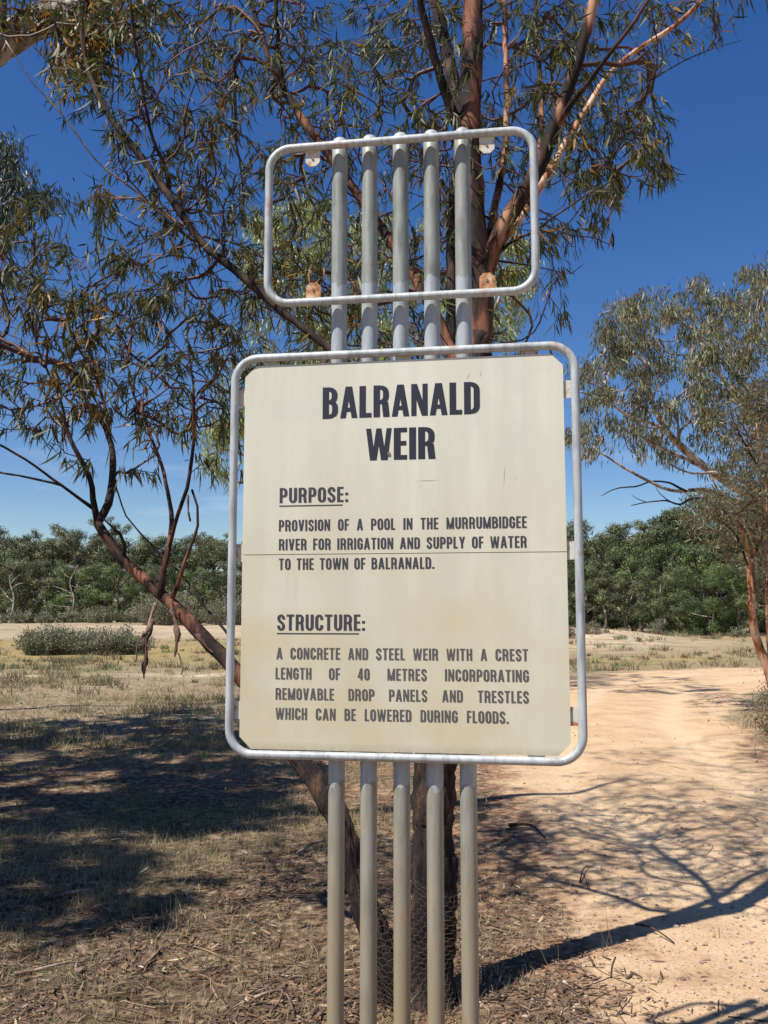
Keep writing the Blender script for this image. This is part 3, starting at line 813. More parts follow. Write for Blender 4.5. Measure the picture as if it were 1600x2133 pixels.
# --- the main tree behind the sign
px = lambda wd, d: (wd * (1 if wd > 45 else .86)) / 2 * d / FPX      # half a photo width -> radius in metres
def L_(mt, rgh, *pts): return ([(x, y, d, px(wd, d)) for x, y, d, wd in pts], mt, rgh)
b0 = P(905, 2128, 4.0)
trunks = [
    L_('bark_rough', .22, (905, 2260, 4.0, 135), (905, 2130, 4.0, 112), (903, 2000, 4.02, 92), (905, 1850, 4.05, 86), (906, 1700, 4.1, 84), (915, 1550, 4.15, 78), (935, 1300, 4.2, 72), (955, 1050, 4.25, 66), (975, 860, 4.3, 62), (998, 700, 4.35, 56)),
    L_('bark_rough', .22, (850, 2200, 3.98, 70), (818, 2060, 4.0, 62), (775, 1935, 4.05, 54), (742, 1845, 4.1, 48), (722, 1760, 4.12, 46), (692, 1680, 4.15, 46), (650, 1612, 4.2, 44), (600, 1545, 4.27, 42), (540, 1460, 4.35, 38)),
]
limbs = [
    L_('bark_red', .08, (540, 1460, 4.35, 38), (480, 1388, 4.42, 35), (425, 1332, 4.5, 33), (375, 1275, 4.55, 31), (330, 1235, 4.6, 28), (270, 1175, 4.7, 25), (225, 1120, 4.75, 24), (203, 1090, 4.78, 22)),
    L_('bark_dark', .06, (203, 1092, 4.78, 20), (226, 1050, 4.8, 20), (236, 1000, 4.85, 18), (236, 945, 4.9, 15), (222, 895, 4.95, 12), (190, 850, 5.0, 10), (160, 790, 5.1, 8), (130, 700, 5.2, 5)),
    L_('bark_red', .04, (228, 905, 4.94, 10), (222, 870, 4.9, 9), (205, 800, 4.9, 8), (180, 700, 4.85, 6), (170, 620, 4.8, 4)),
    L_('bark_dark', .06, (203, 1090, 4.78, 18), (193, 1040, 4.78, 15), (183, 990, 4.75, 13), (155, 940, 4.7, 12), (135, 900, 4.7, 9), (118, 830, 4.65, 7), (80, 740, 4.6, 5), (60, 650, 4.6, 4)),
    L_('bark_dark', .0, (192, 1058, 4.78, 10), (165, 1038, 4.75, 8), (130, 1010, 4.7, 7), (70, 965, 4.65, 6), (10, 930, 4.6, 6), (-60, 890, 4.55, 5), (-130, 800, 4.5, 4)),
    L_('bark_dark', .0, (132, 1013, 4.7, 6), (90, 1003, 4.7, 6), (40, 992, 4.7, 5), (-10, 984, 4.72, 5), (-70, 960, 4.7, 4)),
    L_('bark_dark', .0, (259, 1168, 4.72, 9), (261, 1140, 4.66, 9), (252, 1115, 4.62, 8), (232, 1094, 4.6, 6), (215, 1080, 4.6, 4)),
    L_('bark_dark', .0, (238, 1005, 4.84, 4), (262, 1075, 4.82, 4), (285, 1100, 4.8, 4), (330, 1148, 4.75, 5), (385, 1200, 4.7, 5), (430, 1265, 4.6, 6), (478, 1325, 4.5, 7)),
    L_('bark_red', .06, (336, 1240, 4.58, 18), (342, 1180, 4.6, 16), (352, 1130, 4.62, 14), (362, 1085, 4.65, 13), (358, 1040, 4.7, 10), (345, 985, 4.75, 9), (328, 935, 4.8, 8), (305, 880, 4.85, 7), (280, 820, 4.9, 6), (262, 740, 5.0, 4)),
    L_('bark_red', .06, (352, 1145, 4.62, 9), (370, 1075, 4.55, 10), (388, 1020, 4.5, 10), (398, 960, 4.5, 9), (404, 890, 4.45, 7), (402, 800, 4.4, 6), (390, 720, 4.4, 5)),
    L_('bark_red', .03, (362, 1245, 4.56, 12), (380, 1190, 4.5, 9), (398, 1140, 4.5, 8), (412, 1095, 4.5, 7), (412, 1055, 4.5, 6), (400, 1020, 4.52, 6)),
    # main stem above the board and what leaves it
    L_('bark_red', .06, (998, 720, 4.35, 54), (999, 620, 4.38, 54), (990, 500, 4.42, 56), (980, 380, 4.46, 56), (976, 280, 4.5, 58), (983, 180, 4.55, 50), (988, 80, 4.6, 46), (990, -60, 4.7, 42), (1000, -300, 4.9, 34), (985, -600, 5.1, 22), (960, -950, 5.4, 10)),
    L_('bark_dark', .06, (925, 1000, 4.24, 30), (930, 820, 4.36, 28), (933, 700, 4.45, 26), (936, 560, 4.55, 24), (942, 430, 4.6, 22), (955, 320, 4.6, 20), (968, 250, 4.56, 18)),
    L_('bark_dark', .05, (965, 285, 4.48, 30), (940, 225, 4.45, 26), (918, 160, 4.4, 22), (896, 90, 4.35, 20), (878, 20, 4.3, 18), (865, -60, 4.25, 16), (830, -250, 4.2, 12), (790, -500, 4.2, 7)),
    L_('bark_dark', .05, (970, 270, 4.55, 36), (952, 205, 4.62, 34), (935, 130, 4.7, 32), (918, 60, 4.75, 30), (905, -20, 4.8, 28), (880, -200, 4.9, 20), (860, -450, 5.1, 10)),
    L_('bark_orange', .07, (1000, 610, 4.38, 46), (1018, 545, 4.36, 44), (1040, 490, 4.34, 42), (1078, 425, 4.32, 40), (1122, 350, 4.3, 38), (1155, 270, 4.3, 36), (1180, 200, 4.3, 34), (1208, 120, 4.3, 30), (1232, 40, 4.3, 28), (1255, -60, 4.3, 22), (1300, -300, 4.3, 14), (1330, -600, 4.4, 6)),
    L_('bark_peel', .05, (1030, 520, 4.4, 24), (1075, 465, 4.5, 24), (1120, 400, 4.6, 22), (1165, 320, 4.7, 20), (1205, 255, 4.8, 16), (1265, 160, 4.9, 13), (1320, 110, 5.0, 12), (1390, 65, 5.05, 12), (1450, 10, 5.1, 12), (1490, -60, 5.2, 8)),
    L_('bark_orange', .05, (1010, 560, 4.42, 24), (1022, 480, 4.55, 20), (1036, 400, 4.7, 19), (1046, 320, 4.8, 17), (1051, 220, 4.9, 15), (1050, 120, 5.0, 14), (1049, 20, 5.1, 14), (1045, -120, 5.2, 11), (1030, -350, 5.4, 6)),
    L_('bark_orange', .05, (1080, 425, 4.33, 16), (1118, 330, 4.4, 15), (1130, 240, 4.5, 14), (1127, 130, 4.6, 12), (1122, 20, 4.7, 11), (1120, -90, 4.8, 8)),
    L_('bark_red', .05, (1150, 280, 4.32, 18), (1190, 215, 4.2, 16), (1240, 150, 4.1, 12), (1300, 70, 4.0, 10), (1350, 0, 3.95, 8), (1400, -90, 3.9, 6)),
    L_('bark_dark', .03, (1030, 540, 4.4, 12), (1060, 505, 4.3, 8), (1110, 480, 4.2, 6), (1170, 440, 4.1, 5), (1230, 400, 4.05, 4), (1290, 370, 4.0, 3)),
    L_('bark_dark', .03, (1140, 470, 4.15, 5), (1190, 490, 4.1, 4), (1240, 495, 4.1, 3), (1270, 510, 4.1, 2)),
    L_('bark_red', .06, (960, 780, 4.3, 26), (905, 660, 4.45, 26), (850, 565, 4.6, 25), (790, 480, 4.7, 24), (738, 405, 4.8, 23), (690, 335, 4.85, 22), (640, 265, 4.9, 21), (595, 195, 5.0, 18), (560, 120, 5.05, 15), (530, 20, 5.1, 12), (515, -80, 5.2, 9), (500, -300, 5.4, 5)),
    L_('bark_dark', .05, (592, 190, 5.0, 14), (582, 110, 4.9, 13), (575, 30, 4.8, 12), (570, -70, 4.8, 10), (560, -300, 4.8, 6)),
    L_('bark_dark', .06, (845, 880, 4.3, 22), (740, 775, 4.38, 21), (650, 698, 4.45, 20), (585, 645, 4.5, 20), (510, 578, 4.55, 20), (440, 522, 4.6, 20), (405, 480, 4.62, 20), (355, 402, 4.66, 20), (300, 325, 4.7, 18), (250, 265, 4.74, 16), (205, 190, 4.8, 13), (180, 110, 4.85, 11), (168, 20, 4.9, 10), (165, -80, 5.0, 8), (150, -300, 5.1, 5)),
    L_('bark_red', .03, (960, 900, 4.27, 24), (900, 895, 4.28, 23), (845, 880, 4.3, 22)),
    L_('bark_dark', .03, (352, 402, 4.66, 12), (345, 350, 4.6, 10), (318, 290, 4.55, 9), (303, 220, 4.5, 8), (290, 140, 4.45, 7), (272, 40, 4.4, 7), (262, -60, 4.4, 6), (250, -200, 4.4, 3)),
    L_('bark_pale', .0, (388, 476, 4.63, 5), (330, 440, 4.5, 5), (265, 385, 4.4, 5), (205, 340, 4.35, 4.5), (150, 265, 4.3, 4.5), (110, 215, 4.25, 4), (75, 180, 4.2, 3.5), (35, 120, 4.2, 3), (12, 85, 4.2, 2.5)),
    L_('bark_dark', .0, (1350, 170, 4.6, 4), (1400, 140, 4.6, 3.5), (1450, 115, 4.6, 3), (1490, 100, 4.6, 2), (1545, 84, 4.6, 1.5)),
    L_('bark_dark', .0, (1265, 350, 4.4, 5), (1310, 270, 4.5, 5), (1350, 172, 4.6, 4)),
    L_('bark_dark', .0, (1020, 545, 4.4, 6), (1080, 550, 4.3, 5), (1140, 560, 4.25, 3), (1190, 570, 4.2, 2.5), (1215, 550, 4.2, 1.5)),
    L_('bark_dark', .0, (1000, 700, 4.35, 6), (1060, 712, 4.2, 5), (1110, 690, 4.1, 4), (1140, 620, 4.0, 3), (1150, 600, 4.0, 2)),
]
gridA = [ # 100 px cells, x from -200, y from 0
 [2,2,1,6,4,6,6,6,6,7,6,5,6,7,6,6,1.5],
 [0,0,0,4,4,5,6,8,7,7,7,5,6,6,7,3.5,0],
 [0,0,0,.8,3,5,6,6,6,6,6,5,5,7,10,8,0],
 [0,0,.0,0,2.5,6,6,6,5,5,6,6,5,6,11,7,0],
 [4,4,5,1,5,6,6,5,5,4,4,4,3,3.5,3,.6,0],
 [6,7,9,6,6,6,6,7,6,3,3,3,2,1,0,0,0],
 [7,8,9,9,7,6,6,5,5,4,3,3,1.5,1.2,0,0,0],
 [6,7,8,9,6,5,6,5,3,2,2,2,1,.8,0,0,0],
 [2,3,4,7,4.5,6,6,2,0,0,0,0,0,0,0,0,0],
 [0,0,0,2.2,.8,2.4,1.6,0,0,0,0,0,0,0,0,0,0]]
gx_, gy_ = cloud_in_cells(gridA, -200, 0, 100, 2700, rg)
ks = (gx_ < 480) & (gy_ > 380)
dd = np.where(ks, rg.uniform(4.3, 5.7, len(gx_)), rg.uniform(4.1, 6.4, len(gx_)))
tips = [P(a, b, c) for a, b, c in zip(gx_, gy_, dd)]
gridU = [[0,0,1,2,3,4,4,4,4,3,2,1],[0,1,2,4,5,5,5,5,5,4,3,2],[1,2,3,5,5,6,6,5,5,5,4,3]]  # crown above the picture
gx_, gy_ = cloud_in_cells(gridU, -150, -600, 150, 200, rg); 
gy_ = np.where(gy_ > -150, gy_, gy_); gx2, gy2 = cloud_in_cells(gridU, -100, -450, 150, 380, rg)
gx3, gy3 = cloud_in_cells([[0,1,3,4,4,2,1],[1,2,4,5,5,4,2],[1,3,5,5,5,4,3],[1,3,4,5,5,4,3]], 250, -1250, 200, 620, rg); gx2 = np.r_[gx2, gx3]; gy2 = np.r_[gy2, gy3]
tips += [P(a, b, c) for a, b, c in zip(np.r_[gx_, gx2], np.r_[gy_, gy2], np.r_[rg.uniform(4.2, 6.8, len(gx_) + len(gx2) - 620), rg.uniform(5.6, 8.2, 620)])]
cc = np.array([(-2.2, 5.6, 8.6), (-1.0, 6.6, 9.4), (.2, 5.4, 8.8), (-.4, 7.6, 9.0), (.9, 6.8, 9.6), (-1.8, 7.4, 8.8), (1.2, 5.2, 8.2), (-1.0, 4.9, 8.4), (.4, 8.4, 9.8)])   # extra crown clumps above the picture, added to shade the road
kc = rg.integers(0, len(cc), 760); vv = unit(rg.normal(0, 1, (760, 3))) * rg.random((760, 1)) ** .4
tips = np.vstack([np.array(tips), cc[kc] + vv * np.array([.75, .7, .45])])
def tint_main(b, n):
    g = np.random.default_rng(5)
    # patches of rusty buds and old leaves, most of them on the low left side of the crown
    zone = np.clip((-.2 - b[:, 0]) / 1.6, 0, 1) * np.clip((3.9 - b[:, 2]) / .8, 0, 1) * .9 + .34
    patch = fbm(b[:, 0] * 1 + 10, b[:, 2] + b[:, 1], .45, 77, 2)
    t = g.random(n) * .72
    hot = g.random(n) < zone * np.clip((patch - .38) * 3, 0, 1) * .62
    return np.where(hot, g.uniform(.78, 1, n), t)
main, GM = build_tree('gum_tree', 'many-stemmed gum tree with dark rough trunk and reddish limbs right behind the sign', 'tree', b0, trunks, limbs, tips,
    dict(per=9, L=.094, W=.0092, reach=5, droop=.7, side=.48, tintfn=tint_main, curl=.22, spread=.006), 31)
# loose strips of bark hanging from the low limb
def strip(path, parent, seed):
    a = np.array([[*P(x, y, d), px(wd, d) * 2] for x, y, d, wd in path]); c = catmull(a, .012); n = len(c)
    g = np.random.default_rng(seed); tw = np.cumsum(g.normal(0, .16, n))
    sx = np.stack([np.cos(tw), np.sin(tw), np.zeros(n)], -1)
    wd = c[:, 3:4] * (.82 + .26 * np.sin(np.arange(n) * .8 + seed) + g.normal(0, .16, n))[:, None]; c[:, :3] += np.cumsum(g.normal(0, .0016, (n, 3)), 0)
    A = c[:, :3] - sx * wd / 2; B = c[:, :3] + sx * wd / 2; Cc = c[:, :3] + np.cross(sx, [0, 0, 1]) * wd * .22
    v = np.stack([A, Cc, B], 1).reshape(-1, 3); i = np.arange(n - 1)[:, None] * 3
    q = np.concatenate([(i + np.array([0, 1, 4, 3])), (i + np.array([1, 2, 5, 4]))])
    mb = MB(); mb.add(v, q); o = link('bark_strip', mb.mesh('bark_strip'), M['strip'], parent)
    md = o.modifiers.new('s', 'SOLIDIFY'); md.thickness = .004
strip([(326, 1255, 4.55, 7), (314, 1285, 4.53, 9), (311, 1303, 4.52, 13), (300, 1318, 4.5, 15), (299, 1340, 4.5, 11), (301, 1360, 4.54, 13), (298, 1380, 4.52, 13), (297, 1402, 4.52, 4)], main, 1)
strip([(318, 1290, 4.5, 4), (316, 1312, 4.48, 8), (308, 1335, 4.5, 6), (307, 1352, 4.5, 5), (305, 1378, 4.5, 7), (300, 1392, 4.5, 4)], main, 21)
strip([(358, 1248, 4.5, 8), (364, 1285, 4.5, 14), (370, 1310, 4.5, 14), (372, 1330, 4.5, 11), (370, 1350, 4.5, 10), (366, 1372, 4.5, 2)], main, 4)
strip([(301, 1318, 4.5, 4), (292, 1345, 4.5, 6), (290, 1370, 4.5, 5), (289, 1380, 4.5, 2)], main, 8)
strip([(372, 1360, 4.5, 3), (378, 1378, 4.5, 3), (382, 1392, 4.5, 2), (380, 1404, 4.5, 1)], main, 9)
strip([(411, 1320, 4.46, 14), (428, 1345, 4.45, 10), (445, 1362, 4.44, 6), (462, 1385, 4.44, 2)], main, 12)
strip([(390, 1030, 4.5, 4), (391, 1060, 4.5, 5), (394, 1090, 4.5, 3)], main, 13)

# --- the tree left of the photographer: its pale limb reaches into the upper left corner
rg = np.random.default_rng(44)
tb = Vector((-7.4, 5.2, 0)); e0 = P(-60, 150, 6.3)
trA = [([(-7.4, 5.2, -.3, .30), (-7.35, 5.2, 1.0, .26), (-7.2, 5.3, 2.2, .23), (-6.9, 5.4, 3.4, .21), (-6.6, 5.5, 4.6, .17), (-6.5, 5.5, 6.2, .12), (-6.4, 5.6, 7.6, .06)], 'bark_pale', .05)]
trA = [([list(map(float, p)) for p in trA[0][0]], 'bark_pale', .05)]
def wp(x, y, d, r): return [*P(x, y, d), r]
lmA = [([[-6.95, 5.4, 3.2, .15], [-5.2, 5.7, 3.9, .13], wp(-150, 175, 5.9, .115), wp(0, 95, 6.0, .105), wp(70, 50, 6.05, .10), wp(140, 22, 6.1, .085), wp(230, -8, 6.2, .055), wp(330, -50, 6.3, .04), wp(420, -200, 6.6, .02)], 'bark_pale', .05),
       ([[-6.6, 5.5, 4.4, .10], [-7.4, 4.6, 5.6, .08], [-8.2, 3.8, 6.8, .04]], 'bark_pale', .03),
       ([[-6.6, 5.5, 4.8, .10], [-6.9, 7.0, 5.8, .08], [-6.6, 8.8, 6.6, .04]], 'bark_pale', .03),
       ([[-6.5, 5.5, 5.4, .09], [-5.4, 5.0, 6.4, .06], [-4.6, 4.5, 7.2, .03]], 'bark_pale', .03),
       ([wp(-20, 105, 6.0, .03), wp(5, 60, 5.9, .025), wp(8, -10, 5.9, .02), wp(12, -150, 5.9, .01)], 'bark_dark', .03)]
nT = 1700; tips = []
cl = np.array([(-7.2, 4.0, 6.0, 1.5), (-6.2, 6.5, 6.2, 1.6), (-7.6, 7.4, 6.0, 1.6), (-5.4, 5.2, 6.6, 1.2), (-8.6, 5.4, 6.2, 1.6), (-6.9, 9.2, 6.3, 1.4), (-5.9, 3.6, 6.3, 1.1), (-8.4, 9.0, 6.0, 1.5), (-5.6, 8.0, 5.6, 1.0), (-7.8, 2.6, 6, 1.2), (-5.2, 3.4, 5.8, 1.1), (-6.4, 2.2, 5.6, 1.2), (-6.0, 10.4, 6.2, 1.2), (-7.4, 10.6, 6, 1.5), (-4.5, 7.2, 5.8, 1.0), (-4.9, 8.9, 6.0, 1.2), (-4.7, 6.0, 5.6, .9), (-6.2, 12, 6.2, 1.3)])
kk = rg.integers(0, len(cl), nT); q = unit(rg.normal(0, 1, (nT, 3))) * rg.random((nT, 1)) ** .4
tips = cl[kk, :3] + q * cl[kk, 3:4] * np.array([1, 1, .75])
bt = blob_tips([(60, 40, 40), (150, 60, 55, 2), (230, 60, 60, 2), (180, 120, 50, 2), (250, 20, 60, 2), (20, 30, 30), (130, 150, 40), (300, 20, 40)], 110, 4.9, 6.0, rg)
tips = np.vstack([tips, bt])
tips = tips[(tips[:, 0] / tips[:, 1] < -.46) | (np.arange(len(tips)) >= nT)]
build_tree('leaning_gum_tree', 'smooth pale-barked gum whose thick limb reaches into the top left corner', 'tree', tb, trA, lmA, tips,
    dict(per=64, thin=lambda b: np.where(b[:, 0] / b[:, 1] > -.47, .22, 1.), L=.14, W=.036, reach=8, droop=.6, side=.7, tintfn=lambda b, n: np.where(np.random.default_rng(2).random(n) < .35, .9, np.random.default_rng(3).random(n) * .7), spread=.05), 61, twig=(.002, .46), step=.12)

# --- dark drooping tree at the left edge, farther off
rg = np.random.default_rng(50)
d = 14
t_ = blob_tips([(15, 300, 30), (-20, 330, 60), (35, 345, 38), (60, 395, 42), (10, 420, 60), (60, 440, 40), (-60, 420, 90), (-90, 330, 80), (110, 430, 28), (-40, 520, 80), (-120, 520, 90), (85, 420, 30), (150, 415, 16), (10, 480, 50)], 300, 12.6, 15, rg)
build_tree('drooping_tree', 'dark blue-green drooping tree at the left edge beyond the near branches', 'tree', Vector((-8.2, 14, 0)),
    [([[-8.2, 14, -.3, .16], [-8.0, 14, 2.5, .13], [-7.8, 13.9, 4.8, .10], [-7.4, 13.8, 6.5, .06]], 'bark_pale', .04)],
    [([wp(-200, 560, 13.9, .07), wp(-90, 440, 13.8, .05), wp(0, 350, 13.7, .03), wp(15, 300, 13.6, .012)], 'bark_dark', .03),
     ([wp(-90, 440, 13.8, .04), wp(20, 430, 13.6, .02), wp(70, 400, 13.5, .012)], 'bark_dark', .03),
     ([wp(20, 330, 13.6, .008), wp(50, 290, 13.6, .006), wp(80, 280, 13.6, .004)], 'bark_dark', .0)], t_,
    dict(per=26, L=.13, W=.02, reach=8, droop=1.3, side=.45, spread=.07), 71, leafm='leaf_dark', step=.16, twig=(.003, .45))

# --- the yellow-green tree that shows between the limbs behind the sign
rg = np.random.default_rng(55)
t_ = blob_tips([(445, 925, 38), (430, 960, 26), (470, 975, 30), (465, 1010, 20), (480, 880, 40), (620, 480, 70, 1.8), (560, 540, 60, 1.6), (540, 470, 40), (760, 470, 50), (850, 500, 60), (900, 600, 60), (1060, 540, 52, 2.6), (1080, 585, 34, 2.6), (1050, 650, 46, 2), (1045, 710, 36), (700, 580, 90), (800, 620, 90), (500, 800, 60), (600, 680, 90), (730, 720, 90), (860, 740, 90), (960, 640, 70), (540, 900, 70)], 820, 16.5, 20.5, rg)
build_tree('yellow_green_tree', 'yellow-green gum seen between the limbs behind the five posts', 'tree', Vector((0, 18.5, 0)),
    [([[.1, 18.5, -.3, .24], [.15, 18.5, 2, .2], [0, 18.4, 3.6, .16], [-.1, 18.5, 5.2, .12], [0, 18.5, 7, .06]], 'bark_pale', .04)],
    [([wp(790, 1000, 18.5, .1), wp(680, 960, 18, .07), wp(560, 985, 17.8, .04), wp(500, 1005, 17.6, .025), wp(455, 985, 17.5, .015)], 'bark_pale', .03),
     ([wp(790, 900, 18.5, .1), wp(700, 780, 18, .07), wp(620, 620, 18, .04), wp(600, 500, 18, .02)], 'bark_pale', .03),
     ([wp(800, 900, 18.5, .1), wp(920, 780, 18.6, .07), wp(1020, 660, 18.6, .04), wp(1060, 560, 18.6, .02)], 'bark_pale', .03)], t_,
    dict(per=26, L=.15, W=.022, reach=8, droop=1.0, side=.5, spread=.08), 81, leafm='leaf_yellow', twigmat='twig_grey', step=.18, twig=(.003, .45))

# --- spreading gum at the right edge
rg = np.random.default_rng(66)
bl = [(1295, 675, 55), (1330, 640, 38), (1370, 650, 45), (1440, 640, 62), (1500, 640, 55), (1560, 650, 60), (1595, 620, 50), (1585, 570, 30), (1555, 575, 22), (1265, 735, 40), (1340, 740, 62), (1420, 750, 70), (1500, 760, 70), (1590, 760, 80), (1240, 800, 40), (1225, 860, 32), (1290, 850, 55), (1370, 850, 60), (1450, 860, 60), (1540, 880, 70), (1600, 900, 70), (1230, 920, 36), (1330, 920, 42), (1500, 950, 50), (1590, 990, 50), (1205, 780, 24), (1195, 910, 20), (1680, 700, 90), (1700, 850, 110), (1750, 950, 90), (1720, 600, 80), (1640, 540, 40), (1400, 940, 30)]
t_ = blob_tips(bl, 1150, 13.2, 16.8, rg)
d = 15
build_tree('spreading_gum', 'tall grey-green gum with long bare grey limbs reaching left over the road', 'tree', Vector((7.4, 15, 0)),
    [([[7.5, 15, -.3, .26], [7.45, 15, 1.2, .22], [7.3, 15, 2.4, .20], [7.1, 15, 3.4, .17], [6.9, 15, 4.8, .12], [6.6, 15, 6.2, .07], [6.5, 15, 7.2, .03]], 'bark_far', .04)],
    [L_('bark_pale', .04, (1740, 1130, 15, 34), (1660, 1095, 15, 26), (1590, 1050, 15, 22), (1500, 995, 14.8, 20), (1425, 935, 14.6, 17), (1380, 880, 14.5, 14), (1355, 820, 14.5, 11), (1350, 765, 14.4, 9), (1320, 735, 14.4, 6), (1290, 690, 14.4, 3)),
     L_('bark_pale', .03, (1430, 940, 14.6, 11), (1375, 890, 14.2, 9), (1310, 865, 14, 7), (1265, 835, 13.8, 5), (1205, 815, 13.6, 4)),
     L_('bark_pale', .03, (1700, 1000, 15, 24), (1640, 960, 15.2, 20), (1590, 900, 15.3, 15), (1550, 840, 15.3, 13), (1500, 780, 15.4, 11), (1460, 720, 15.4, 8), (1440, 660, 15.4, 5)),
     L_('bark_pale', .03, (1600, 1055, 15, 18), (1540, 1048, 15, 14), (1470, 1022, 15, 11), (1400, 1022, 14.8, 8), (1330, 990, 14.7, 7), (1270, 955, 14.6, 5), (1235, 930, 14.6, 3)),
     L_('bark_pale', .03, (1500, 995, 14.8, 12), (1430, 955, 14.2, 9), (1370, 930, 14, 7), (1330, 905, 13.9, 5)),
     L_('bark_dark', .1, (1510, 1036, 14.95, 8), (1440, 1038, 14.9, 5), (1415, 1050, 14.8, 4.5), (1385, 1043, 14.6, 4), (1350, 1046, 14.6, 3), (1315, 1053, 14.5, 2)),
     L_('bark_dark', .1, (1430, 1024, 14.85, 7), (1395, 1006, 14.8, 5), (1360, 1003, 14.8, 4), (1325, 1014, 14.7, 4), (1285, 1018, 14.7, 3), (1252, 1033, 14.6, 1.5)),
     L_('bark_dark', .0, (1400, 1047, 14.7, 3), (1375, 1028, 14.6, 2), (1366, 1014, 14.6, 1)),
     L_('bark_dark', .0, (1345, 1046, 14.6, 2.5), (1322, 1036, 14.5, 1.5), (1316, 1030, 14.5, 1)),
     L_('bark_pale', .03, (1690, 900, 15, 20), (1650, 800, 14.8, 15), (1610, 720, 14.6, 11), (1590, 640, 14.5, 6)),
     L_('bark_pale', .03, (1610, 1060, 15, 14), (1560, 1010, 14.2, 10), (1500, 985, 13.9, 8), (1440, 985, 13.8, 5), (1380, 960, 13.7, 3))], t_,
    dict(per=26, L=.125, W=.02, reach=8, droop=1.35, side=.45, spread=.06), 91, leafm='leaf_grey', twigmat='twig_grey', step=.15, twig=(.003, .45))

# --- slender red-barked tree at the right edge
rg = np.random.default_rng(77)
bl = [(1470, 1050, 34), (1440, 1080, 22), (1510, 1045, 40), (1560, 1040, 45), (1500, 1100, 38), (1560, 1100, 45), (1600, 1130, 45), (1590, 1000, 50), (1600, 1220, 40), (1460, 1120, 22), (1620, 930, 60), (1580, 930, 40), (1640, 1050, 70), (1520, 1150, 26), (1650, 1200, 60), (1550, 970, 40), (1520, 860, 40), (1580, 830, 50)]
t_ = blob_tips(bl, 430, 9.0, 11.0, rg)
build_tree('slender_gum', 'slender gum with peeling orange bark leaning at the right edge of the road', 'tree', P(1640, 1572, 10.2),
    [L_('bark_peel', .05, (1648, 1600, 10.2, 34), (1628, 1500, 10.2, 30), (1606, 1410, 10.1, 26), (1584, 1355, 10.1, 21), (1568, 1300, 10, 19), (1564, 1230, 10, 18), (1562, 1160, 10, 17)),
     L_('bark_orange', .05, (1645, 1590, 10.4, 22), (1618, 1480, 10.4, 18), (1604, 1350, 10.4, 15), (1600, 1230, 10.4, 14), (1598, 1120, 10.4, 12), (1602, 1000, 10.4, 9), (1606, 880, 10.4, 6))],
    [L_('bark_peel', .04, (1562, 1162, 10, 12), (1548, 1110, 9.9, 10), (1525, 1065, 9.8, 8), (1500, 1030, 9.7, 5), (1480, 990, 9.6, 3)),
     L_('bark_peel', .04, (1563, 1165, 10, 12), (1585, 1110, 10, 10), (1598, 1050, 10, 8), (1590, 960, 10, 5), (1575, 880, 10, 3)),
     L_('bark_pale', .03, (1610, 1150, 10.2, 8), (1570, 1110, 9.9, 7), (1535, 1080, 9.6, 6), (1500, 1060, 9.4, 3)),
     L_('bark_dark', .03, (1560, 1180, 10, 5), (1530, 1110, 9.6, 5), (1490, 1080, 9.4, 3)),
     L_('bark_dark', .03, (1600, 1000, 10.4, 5), (1560, 940, 10.1, 5), (1530, 880, 9.9, 4), (1515, 820, 9.8, 2))], t_,
    dict(per=34, L=.065, W=.0075, reach=8, droop=.4, side=.8, spread=.05, tintfn=lambda b, n: np.where(np.random.default_rng(2).random(n) < .35, .93, np.random.default_rng(3).random(n) * .8)), 101, leafm='leaf_grey', step=.12, twig=(.002, .45))

